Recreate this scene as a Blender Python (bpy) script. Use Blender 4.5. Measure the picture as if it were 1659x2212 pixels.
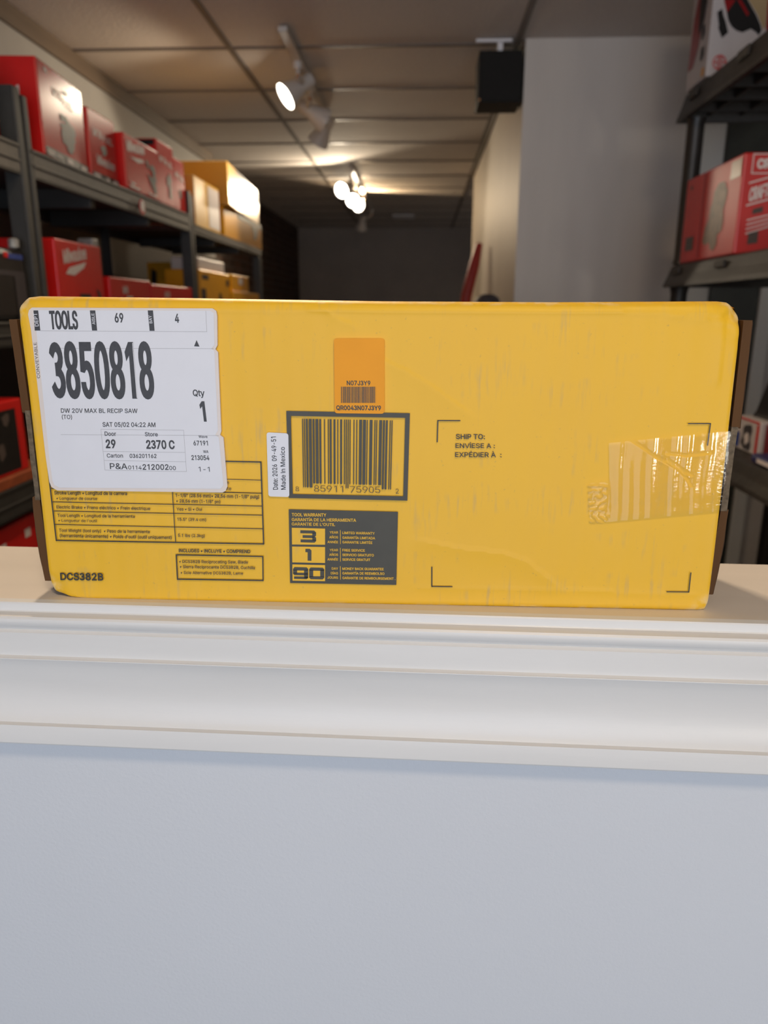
import bpy, bmesh, math, random
import numpy as np
from mathutils import Vector, Matrix, noise
from mathutils.geometry import delaunay_2d_cdt

random.seed(7)
for o in list(bpy.data.objects):
    bpy.data.objects.remove(o)
SC = bpy.context.scene
COL = SC.collection
R = math.radians

# ------------------------------------------------------------------ camera
F, CX, CY = 1600.0, 829.5, 1106.0            # focal length in pixels of the 1659x2212 frame
PITCH, YAW, ROLL, ZC = R(15.18), R(2.8), 0.002, 1.385
fw = np.array([-math.sin(YAW) * math.cos(PITCH), math.cos(YAW) * math.cos(PITCH), -math.sin(PITCH)])
rt0 = np.array([math.cos(YAW), math.sin(YAW), 0.0])
up0 = np.cross(rt0, fw)
rt = rt0 * math.cos(ROLL) + up0 * math.sin(ROLL)
up = -rt0 * math.sin(ROLL) + up0 * math.cos(ROLL)
EYE = np.array([0.0, 0.0, ZC])
cam_d = bpy.data.cameras.new('camera')
cam_d.sensor_fit = 'VERTICAL'
cam_d.sensor_height = 36.0
cam_d.lens = 36.0 * F / 2212.0
cam_d.clip_start = 0.02
cam_d.dof.use_dof = True
cam_d.dof.focus_distance = 0.462
cam_d.dof.aperture_fstop = 8.0
cam = bpy.data.objects.new('camera', cam_d)
COL.objects.link(cam)
cam.matrix_world = Matrix(((rt[0], up[0], -fw[0], 0), (rt[1], up[1], -fw[1], 0), (rt[2], up[2], -fw[2], ZC), (0, 0, 0, 1)))
SC.camera = cam

# ------------------------------------------------------------------ exposure, world, daylight
SC.view_settings.view_transform = 'Standard'
SC.view_settings.look = 'None'
SC.view_settings.gamma = 1.0
SC.view_settings.use_curve_mapping = False
SC.view_settings.exposure = 0.0
W = bpy.data.worlds.new('world')
SC.world = W
W.use_nodes = True
W.node_tree.nodes['Background'].inputs[0].default_value = (0.88, 0.82, 0.78, 1)
W.node_tree.nodes['Background'].inputs[1].default_value = 0.12


def lamp_area(name, loc, target, sx, sy, power, color):
    d = bpy.data.lights.new(name, 'AREA')
    d.shape = 'RECTANGLE'
    d.size, d.size_y, d.energy, d.color = sx, sy, power, color
    o = bpy.data.objects.new(name, d)
    COL.objects.link(o)
    o.location = loc
    o.rotation_euler = (Vector(target) - Vector(loc)).to_track_quat('-Z', 'Y').to_euler()
    return o


lamp_area('storefront_daylight', (-0.5, -2.6, 1.25), (-0.2, 3.0, 1.25), 3.2, 1.9, 68, (0.74, 0.84, 1.0))
lamp_area('tape_highlight_light', (1.21, -1.8, 1.07), (0.14, 0.45, 1.27), 0.19, 0.22, 8.0, (1.0, 0.94, 0.82))  # unseen source added behind the camera for the warm highlights on the tape
lamp_area('overhead_lamp_light', (0.25, -0.5, 2.42), (0.05, 0.5, 1.2), 0.30, 0.30, 13.0, (1.0, 0.77, 0.52))
lamp_area('aisle_lamp_light', (-0.35, 1.5, 2.42), (0.15, 0.5, 1.2), 0.16, 0.16, 22.0, (1.0, 0.77, 0.52))


# ------------------------------------------------------------------ helpers: objects and tags
def link(name, me, parent=None, label=None, cat=None, group=None, kind=None):
    o = bpy.data.objects.new(name, me)
    COL.objects.link(o)
    if parent:
        o.parent = parent
    tag(o, label, cat, group, kind)
    return o


def tag(o, label=None, cat=None, group=None, kind=None):
    for k, v in (('label', label), ('category', cat), ('group', group), ('kind', kind)):
        if v:
            o[k] = v
    return o


class MB:
    """collects shapes in world coordinates; build() links them as one mesh object"""

    def __init__(s):
        s.v, s.f, s.m = [], [], []

    def add(s, vs, fs, mi=0):
        b = len(s.v)
        s.v += [tuple(map(float, p)) for p in vs]
        s.f += [tuple(i + b for i in f) for f in fs]
        s.m += [mi] * len(fs)
        return s

    def box(s, x0, x1, y0, y1, z0, z1, mi=0, bev=0.0, seg=2):
        bm = bmesh.new()
        bmesh.ops.create_cube(bm, size=1)
        for v in bm.verts:
            v.co = Vector(((x0 + x1) / 2 + v.co.x * (x1 - x0), (y0 + y1) / 2 + v.co.y * (y1 - y0), (z0 + z1) / 2 + v.co.z * (z1 - z0)))
        if bev:
            bmesh.ops.bevel(bm, geom=bm.edges[:], offset=bev, segments=seg, affect='EDGES', profile=0.5)
        s.bm(bm, mi)
        return s

    def bm(s, bm, mi=0, M=None):
        bm.verts.index_update()
        s.add([(M @ v.co) if M else v.co for v in bm.verts], [[v.index for v in f.verts] for f in bm.faces], mi)
        bm.free()

    def prism(s, poly, a, b, mi=0):
        """poly of 3-D points on one plane, extruded from a to b (vectors)"""
        n = len(poly)
        vs = [Vector(p) + Vector(a) for p in poly] + [Vector(p) + Vector(b) for p in poly]
        s.add(vs, [list(range(n))[::-1], list(range(n, 2 * n))] + [[i, (i + 1) % n, n + (i + 1) % n, n + i] for i in range(n)], mi)
        return s

    def lathe(s, prof, M, n=28, mi=0, caps=True):
        vs, fs = [], []
        for (r, z) in prof:
            for k in range(n):
                a = 2 * math.pi * k / n
                vs.append(M @ Vector((r * math.cos(a), r * math.sin(a), z)))
        for i in range(len(prof) - 1):
            for k in range(n):
                fs.append([i * n + k, i * n + (k + 1) % n, (i + 1) * n + (k + 1) % n, (i + 1) * n + k])
        if caps:
            fs.append(list(range(n))[::-1])
            fs.append([(len(prof) - 1) * n + k for k in range(n)])
        s.add(vs, fs, mi)
        return s

    def tube(s, pts, r, n=12, mi=0):
        pts = [Vector(p) for p in pts]
        rs = r if isinstance(r, (list, tuple)) else [r] * len(pts)
        vs, fs = [], []
        for i, p in enumerate(pts):
            t = (pts[min(i + 1, len(pts) - 1)] - pts[max(i - 1, 0)]).normalized()
            q = t.to_track_quat('Z', 'X')
            for k in range(n):
                a = 2 * math.pi * k / n
                vs.append(p + q @ Vector((rs[i] * math.cos(a), rs[i] * math.sin(a), 0)))
        for i in range(len(pts) - 1):
            for k in range(n):
                fs.append([i * n + k, i * n + (k + 1) % n, (i + 1) * n + (k + 1) % n, (i + 1) * n + k])
        fs.append(list(range(n))[::-1])
        fs.append([(len(pts) - 1) * n + k for k in range(n)])
        s.add(vs, fs, mi)
        return s

    def build(s, name, mats, parent=None, label=None, cat=None, group=None, kind=None, smooth=None, origin=None):
        me = bpy.data.meshes.new(name)
        og = Vector(origin) if origin else Vector((0, 0, 0))
        if parent:
            p = parent
            while p:
                og = og + Vector(p.location)
                p = p.parent
        me.from_pydata([tuple(Vector(v) - og) for v in s.v], [], s.f)
        if not isinstance(mats, (list, tuple)):
            mats = [mats]
        for m in mats:
            me.materials.append(m)
        me.polygons.foreach_set('material_index', s.m)
        if smooth is not None:
            me.polygons.foreach_set('use_smooth', [True] * len(s.f))
            me.set_sharp_from_angle(angle=R(smooth))
        me.update()
        o = link(name, me, parent, label, cat, group, kind)
        if origin:
            o.location = origin
        return o


def empty(name, loc, label, cat, group=None):
    o = bpy.data.objects.new(name, None)
    o.empty_display_size = 0.05
    COL.objects.link(o)
    o.location = loc
    return tag(o, label, cat, group)


# ------------------------------------------------------------------ helpers: materials
def lin(r, g, b):
    f = lambda c: c / 255 / 12.92 if c / 255 <= 0.04045 else ((c / 255 + 0.055) / 1.055) ** 2.4
    return (f(r), f(g), f(b), 1.0)


def mat(name, col, rough=0.5, spec=0.5, metal=0.0, noise_scale=None, noise_amt=0.0, bump=0.0, bump_scale=None, stretch=(1, 1, 1), emis=None, coat=0.0):
    m = bpy.data.materials.new(name)
    m.use_nodes = True
    nt = m.node_tree
    b = nt.nodes['Principled BSDF']
    b.inputs['Base Color'].default_value = col
    b.inputs['Roughness'].default_value = rough
    b.inputs['Specular IOR Level'].default_value = spec
    b.inputs['Metallic'].default_value = metal
    b.inputs['Coat Weight'].default_value = coat
    b.inputs['Coat Roughness'].default_value = 0.12
    if emis:
        b.inputs['Emission Color'].default_value = emis[0]
        b.inputs['Emission Strength'].default_value = emis[1]
    tc = nt.nodes.new('ShaderNodeTexCoord')
    mp = nt.nodes.new('ShaderNodeMapping')
    mp.inputs['Scale'].default_value = stretch
    nt.links.new(tc.outputs['Object'], mp.inputs[0])
    if noise_scale:
        n = nt.nodes.new('ShaderNodeTexNoise')
        n.inputs['Scale'].default_value = noise_scale
        n.inputs['Detail'].default_value = 5
        nt.links.new(mp.outputs[0], n.inputs[0])
        mr = nt.nodes.new('ShaderNodeMapRange')
        mr.inputs[1].default_value, mr.inputs[2].default_value = 0.3, 0.7
        mr.inputs[3].default_value, mr.inputs[4].default_value = 1 - noise_amt, 1 + noise_amt
        nt.links.new(n.outputs[0], mr.inputs[0])
        mx = nt.nodes.new('ShaderNodeMix')
        mx.data_type = 'RGBA'
        mx.blend_type = 'MULTIPLY'
        mx.inputs[0].default_value = 1
        mx.inputs[6].default_value = col
        nt.links.new(mr.outputs[0], mx.inputs[7])
        nt.links.new(mx.outputs[2], b.inputs['Base Color'])
    if bump:
        n2 = nt.nodes.new('ShaderNodeTexNoise')
        n2.inputs['Scale'].default_value = bump_scale
        n2.inputs['Detail'].default_value = 4
        nt.links.new(mp.outputs[0], n2.inputs[0])
        bp = nt.nodes.new('ShaderNodeBump')
        bp.inputs['Strength'].default_value = 1.0
        bp.inputs['Distance'].default_value = bump
        nt.links.new(n2.outputs[0], bp.inputs['Height'])
        nt.links.new(bp.outputs[0], b.inputs['Normal'])
    return m


M = {}
M['wall_white'] = mat('white_wall_paint', (0.592, 0.615, 0.655, 1), 0.6, 0.3, noise_scale=3, noise_amt=0.02, bump=0.00022, bump_scale=340)
M['trim_white'] = mat('white_gloss_trim_paint', (0.68, 0.675, 0.665, 1), 0.38, 0.5, noise_scale=30, noise_amt=0.03, bump=0.0004, bump_scale=60, stretch=(0.12, 1, 1))
M['ceiling'] = mat('ceiling_tile', (0.64, 0.585, 0.54, 1), 0.8, 0.2, noise_scale=90, noise_amt=0.06, bump=0.003, bump_scale=120)
M['tee'] = mat('ceiling_grid_metal', (0.20, 0.17, 0.15, 1), 0.5, 0.3)
M['ledge_paint'] = mat('off_white_ledge_paint', (0.70, 0.645, 0.585, 1), 0.42, 0.45, noise_scale=30, noise_amt=0.03, bump=0.0003, bump_scale=60, stretch=(0.12, 1, 1))
M['wall_grey'] = mat('grey_wall_paint', (0.36, 0.345, 0.325, 1), 0.6, 0.3, noise_scale=4, noise_amt=0.05)
M['wall_pillar'] = mat('greige_pillar_paint', (0.70, 0.645, 0.59, 1), 0.45, 0.4, noise_scale=3, noise_amt=0.05, stretch=(2.5, 2.5, 0.4))
M['wall_cream'] = mat('cream_wall_paint', (0.64, 0.57, 0.48, 1), 0.55, 0.3, noise_scale=7, noise_amt=0.05, stretch=(1, 3, 0.3), bump=0.004, bump_scale=9)
M['wall_back'] = mat('dark_grey_wall_paint', (0.42, 0.375, 0.345, 1), 0.7, 0.2, noise_scale=3, noise_amt=0.05)
M['brown_trim'] = mat('brown_wood_trim', (0.13, 0.09, 0.06, 1), 0.6, 0.3, noise_scale=20, noise_amt=0.25, stretch=(1, 0.1, 1))
M['floor'] = mat('grey_floor', (0.22, 0.20, 0.18, 1), 0.5, 0.4, noise_scale=5, noise_amt=0.1)
M['steel'] = mat('grey_galvanised_steel', (0.16, 0.15, 0.135, 1), 0.55, 0.4, metal=0.15, noise_scale=30, noise_amt=0.08)
M['post'] = mat('dark_steel_upright', (0.045, 0.044, 0.042, 1), 0.45, 0.5, metal=0.2, noise_scale=30, noise_amt=0.1)
M['board'] = mat('dark_shelf_board', (0.06, 0.055, 0.05, 1), 0.7, 0.3, noise_scale=60, noise_amt=0.2)
M['orange_board'] = mat('orange_board_edge', lin(150, 76, 44), 0.7, 0.3, noise_scale=60, noise_amt=0.2)
M['red'] = mat('glossy_red_carton', lin(212, 34, 32), 0.25, 0.28, noise_scale=12, noise_amt=0.05)
M['red_satin'] = mat('satin_red_carton', lin(196, 34, 30), 0.40, 0.9, noise_scale=12, noise_amt=0.05)
M['red_dark'] = mat('red_carton_print', lin(150, 10, 18), 0.3, 0.5)
M['yellow'] = mat('glossy_yellow_carton', lin(226, 160, 26), 0.28, 0.45, noise_scale=12, noise_amt=0.05)
M['pale_yellow'] = mat('pale_yellow_carton', lin(232, 182, 84), 0.30, 0.6, noise_scale=12, noise_amt=0.05, coat=0.35)
M['white_print'] = mat('white_print', lin(225, 215, 212), 0.4, 0.25)
M['black_print'] = mat('black_print', lin(34, 32, 32), 0.4, 0.25)
M['grey_print'] = mat('grey_print', lin(88, 78, 74), 0.4, 0.25)
M['tool_print'] = mat('tool_picture_print', lin(46, 38, 36), 0.45, 0.2, noise_scale=30, noise_amt=0.6)
M['blue_print'] = mat('blue_print', lin(52, 74, 150), 0.35, 0.5)
M['black_case'] = mat('black_plastic_case', lin(34, 32, 33), 0.35, 0.5, noise_scale=20, noise_amt=0.1)
M['case_grey'] = mat('dark_grey_plastic', lin(66, 62, 66), 0.45, 0.5)
M['silver'] = mat('silver_plastic', lin(150, 150, 148), 0.35, 0.5, noise_scale=40, noise_amt=0.5)
M['white_card'] = mat('white_carton', lin(206, 198, 196), 0.35, 0.5, noise_scale=20, noise_amt=0.03)
M['rack'] = mat('black_rack_plastic', lin(46, 41, 36), 0.5, 0.5, noise_scale=25, noise_amt=0.12, bump=0.001, bump_scale=60)
M['rack_dark'] = mat('black_rack_post', lin(38, 35, 33), 0.4, 0.5, noise_scale=25, noise_amt=0.1)
M['speaker'] = mat('black_speaker_cabinet', lin(30, 29, 29), 0.6, 0.3, noise_scale=200, noise_amt=0.2)
M['lamp_white'] = mat('white_lamp_enamel', (0.62, 0.58, 0.54, 1), 0.4, 0.5)
M['lamp_face'] = mat('lit_lamp_lens', (1, 1, 1, 1), 0.3, 0.5, emis=((1.0, 0.93, 0.78, 1), 14.0))
M['lamp_dark'] = mat('unlit_lamp_lens', (0.10, 0.09, 0.08, 1), 0.2, 0.5)
M['brass'] = mat('brass_screw', (0.55, 0.32, 0.18, 1), 0.3, 0.5, metal=0.9)
M['pole_red'] = mat('red_fibreglass_handle', lin(172, 48, 44), 0.4, 0.5, noise_scale=12, noise_amt=0.15)
M['frame_white'] = mat('white_door_frame', (0.80, 0.80, 0.76, 1), 0.4, 0.5)
M['glass_dark'] = mat('dark_window_glass', (0.055, 0.062, 0.055, 1), 0.12, 0.5, noise_scale=5, noise_amt=0.3)
M['vent'] = mat('pale_vent', (0.90, 0.89, 0.92, 1), 0.3, 0.6)
M['navy'] = mat('navy_plastic', lin(44, 46, 96), 0.4, 0.5)
# near box
M['ink'] = mat('black_ink', lin(52, 50, 44), 0.45, 0.4, noise_scale=300, noise_amt=0.12)
M['panel_ink'] = mat('charcoal_ink', lin(66, 64, 56), 0.5, 0.4, noise_scale=60, noise_amt=0.08)
M['label_white'] = mat('white_label_paper', lin(211, 213, 221), 0.42, 0.4, noise_scale=50, noise_amt=0.015)
M['label_edge'] = mat('label_margin', lin(212, 203, 198), 0.4, 0.4, noise_scale=60, noise_amt=0.03)
M['label_ink'] = mat('label_ink', lin(58, 58, 62), 0.45, 0.4, noise_scale=300, noise_amt=0.15)
M['label_line'] = mat('label_hairline', lin(160, 160, 166), 0.45, 0.4)
M['sticker_orange'] = mat('orange_sticker', lin(226, 150, 0), 0.45, 0.25, noise_scale=40, noise_amt=0.03)
M['kraft'] = mat('kraft_cardboard', lin(84, 58, 35), 0.85, 0.2, noise_scale=60, noise_amt=0.15, stretch=(1, 1, 0.2))  # darkened: the shade on the recessed end flaps is put into this colour
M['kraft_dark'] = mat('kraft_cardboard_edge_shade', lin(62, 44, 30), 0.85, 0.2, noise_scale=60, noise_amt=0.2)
M['kraft_edge'] = mat('kraft_cardboard_edge', lin(150, 120, 88), 0.85, 0.2, noise_scale=200, noise_amt=0.3)


def brick_mat():
    m = mat('dark_brown_brick', (0.06, 0.035, 0.025, 1), 0.8, 0.2)
    nt = m.node_tree
    b = nt.nodes['Principled BSDF']
    tc = nt.nodes.new('ShaderNodeTexCoord')
    sep = nt.nodes.new('ShaderNodeSeparateXYZ')
    cmb = nt.nodes.new('ShaderNodeCombineXYZ')
    nt.links.new(tc.outputs['Object'], sep.inputs[0])
    nt.links.new(sep.outputs[1], cmb.inputs[0])
    nt.links.new(sep.outputs[2], cmb.inputs[1])
    br = nt.nodes.new('ShaderNodeTexBrick')
    br.inputs['Color1'].default_value = (0.085, 0.045, 0.03, 1)
    br.inputs['Color2'].default_value = (0.05, 0.03, 0.022, 1)
    br.inputs['Mortar'].default_value = (0.10, 0.085, 0.07, 1)
    br.inputs['Scale'].default_value = 1.0
    br.inputs['Mortar Size'].default_value = 0.006
    br.inputs['Brick Width'].default_value = 0.21
    br.inputs['Row Height'].default_value = 0.073
    nt.links.new(cmb.outputs[0], br.inputs[0])
    nt.links.new(br.outputs[0], b.inputs['Base Color'])
    return m


M['brick'] = brick_mat()


def yellow_box_mat():
    """printed yellow cardboard: faint vertical flute lines, grey rub stains, pale wear where the 'wear' attribute says"""
    m = bpy.data.materials.new('yellow_printed_cardboard')
    m.use_nodes = True
    nt = m.node_tree
    N, L = nt.nodes, nt.links
    b = N['Principled BSDF']
    b.inputs['Roughness'].default_value = 0.48
    b.inputs['Specular IOR Level'].default_value = 0.4
    tc = N.new('ShaderNodeTexCoord')

    def mapping(s):
        mp = N.new('ShaderNodeMapping')
        mp.inputs['Scale'].default_value = s
        L.new(tc.outputs['Object'], mp.inputs[0])
        return mp

    def ns(s, sc, det=5):
        n = N.new('ShaderNodeTexNoise')
        n.inputs['Scale'].default_value = sc
        n.inputs['Detail'].default_value = det
        L.new(mapping(s).outputs[0], n.inputs[0])
        return n

    def mix(f, a, c, blend='MIX'):
        x = N.new('ShaderNodeMix')
        x.data_type = 'RGBA'
        x.blend_type = blend
        for i, v in ((0, f), (6, a), (7, c)):
            if hasattr(v, 'links'):
                L.new(v, x.inputs[i])
            else:
                x.inputs[i].default_value = v
        return x.outputs[2]

    def rng(src, a, c, d, e):
        r = N.new('ShaderNodeMapRange')
        for i, v in enumerate((a, c, d, e)):
            r.inputs[i + 1].default_value = v
        L.new(src, r.inputs[0])
        return r.outputs[0]

    base = (0.77, 0.445, 0.016, 1)
    c = mix(rng(ns((1, 1, 1), 14).outputs[0], 0.3, 0.7, 0, 0.5), base, (0.74, 0.42, 0.022, 1))
    # grey rub marks running along the flutes
    st = N.new('ShaderNodeMath')
    st.operation = 'MULTIPLY'
    L.new(rng(ns((1, 0, 0.10), 300, 3).outputs[0], 0.52, 0.72, 0, 1), st.inputs[0])
    L.new(rng(ns((0.8, 0, 1.6), 24, 3).outputs[0], 0.50, 0.66, 0, 0.55), st.inputs[1])
    c = mix(st.outputs[0], c, (0.42, 0.31, 0.14, 1))
    # specks
    c = mix(rng(ns((1, 1, 1), 420, 2).outputs[0], 0.70, 0.78, 0, 0.35), c, (0.36, 0.25, 0.08, 1))
    at = N.new('ShaderNodeAttribute')
    at.attribute_name = 'wear'
    wm = N.new('ShaderNodeMath')
    wm.operation = 'MULTIPLY'
    L.new(at.outputs['Fac'], wm.inputs[0])
    L.new(rng(ns((1, 1, 1), 160, 5).outputs[0], 0.42, 0.60, 0, 1), wm.inputs[1])
    c = mix(wm.outputs[0], c, (0.78, 0.66, 0.44, 1))
    L.new(c, b.inputs['Base Color'])
    wv = N.new('ShaderNodeTexWave')
    wv.wave_type = 'BANDS'
    wv.bands_direction = 'X'
    wv.inputs['Scale'].default_value = 22.5
    wv.inputs['Distortion'].default_value = 0.6
    wv.inputs['Detail'].default_value = 1.0
    L.new(mapping((1, 0, 0.3)).outputs[0], wv.inputs[0])
    ad = N.new('ShaderNodeMath')
    ad.operation = 'MULTIPLY_ADD'
    L.new(wv.outputs[1], ad.inputs[0])
    ad.inputs[1].default_value = 0.35
    L.new(ns((1, 1, 0.5), 60, 4).outputs[0], ad.inputs[2])
    bp = N.new('ShaderNodeBump')
    bp.inputs['Distance'].default_value = 0.00028
    L.new(ad.outputs[0], bp.inputs['Height'])
    L.new(bp.outputs[0], b.inputs['Normal'])
    return m


M['box_yellow'] = yellow_box_mat()


def tape_mat():
    m = bpy.data.materials.new('clear_packing_tape')
    m.use_nodes = True
    nt = m.node_tree
    N, L = nt.nodes, nt.links
    N.remove(N['Principled BSDF'])
    out = N['Material Output']
    tr = N.new('ShaderNodeBsdfTransparent')
    tr.inputs[0].default_value = (1.0, 1.0, 1.0, 1)
    gl = N.new('ShaderNodeBsdfGlossy')
    gl.inputs['Roughness'].default_value = 0.06
    fr = N.new('ShaderNodeFresnel')
    fr.inputs[0].default_value = 1.38
    tc = N.new('ShaderNodeTexCoord')
    mp = N.new('ShaderNodeMapping')
    mp.inputs['Scale'].default_value = (0.5, 1, 1.6)
    L.new(tc.outputs['Object'], mp.inputs[0])
    n = N.new('ShaderNodeTexNoise')
    n.inputs['Scale'].default_value = 420
    n.inputs['Detail'].default_value = 3
    L.new(mp.outputs[0], n.inputs[0])
    bp = N.new('ShaderNodeBump')
    bp.inputs['Distance'].default_value = 0.00006
    L.new(n.outputs[0], bp.inputs['Height'])
    L.new(bp.outputs[0], gl.inputs['Normal'])
    mx = N.new('ShaderNodeMixShader')
    L.new(fr.outputs[0], mx.inputs[0])
    L.new(tr.outputs[0], mx.inputs[1])
    L.new(gl.outputs[0], mx.inputs[2])
    L.new(mx.outputs[0], out.inputs[0])
    return m


M['tape'] = tape_mat()
M['tape_side'] = mat('grey_dusty_tape', lin(96, 84, 68), 0.6, 0.2, noise_scale=300, noise_amt=0.35, bump=0.0006, bump_scale=300)


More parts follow.
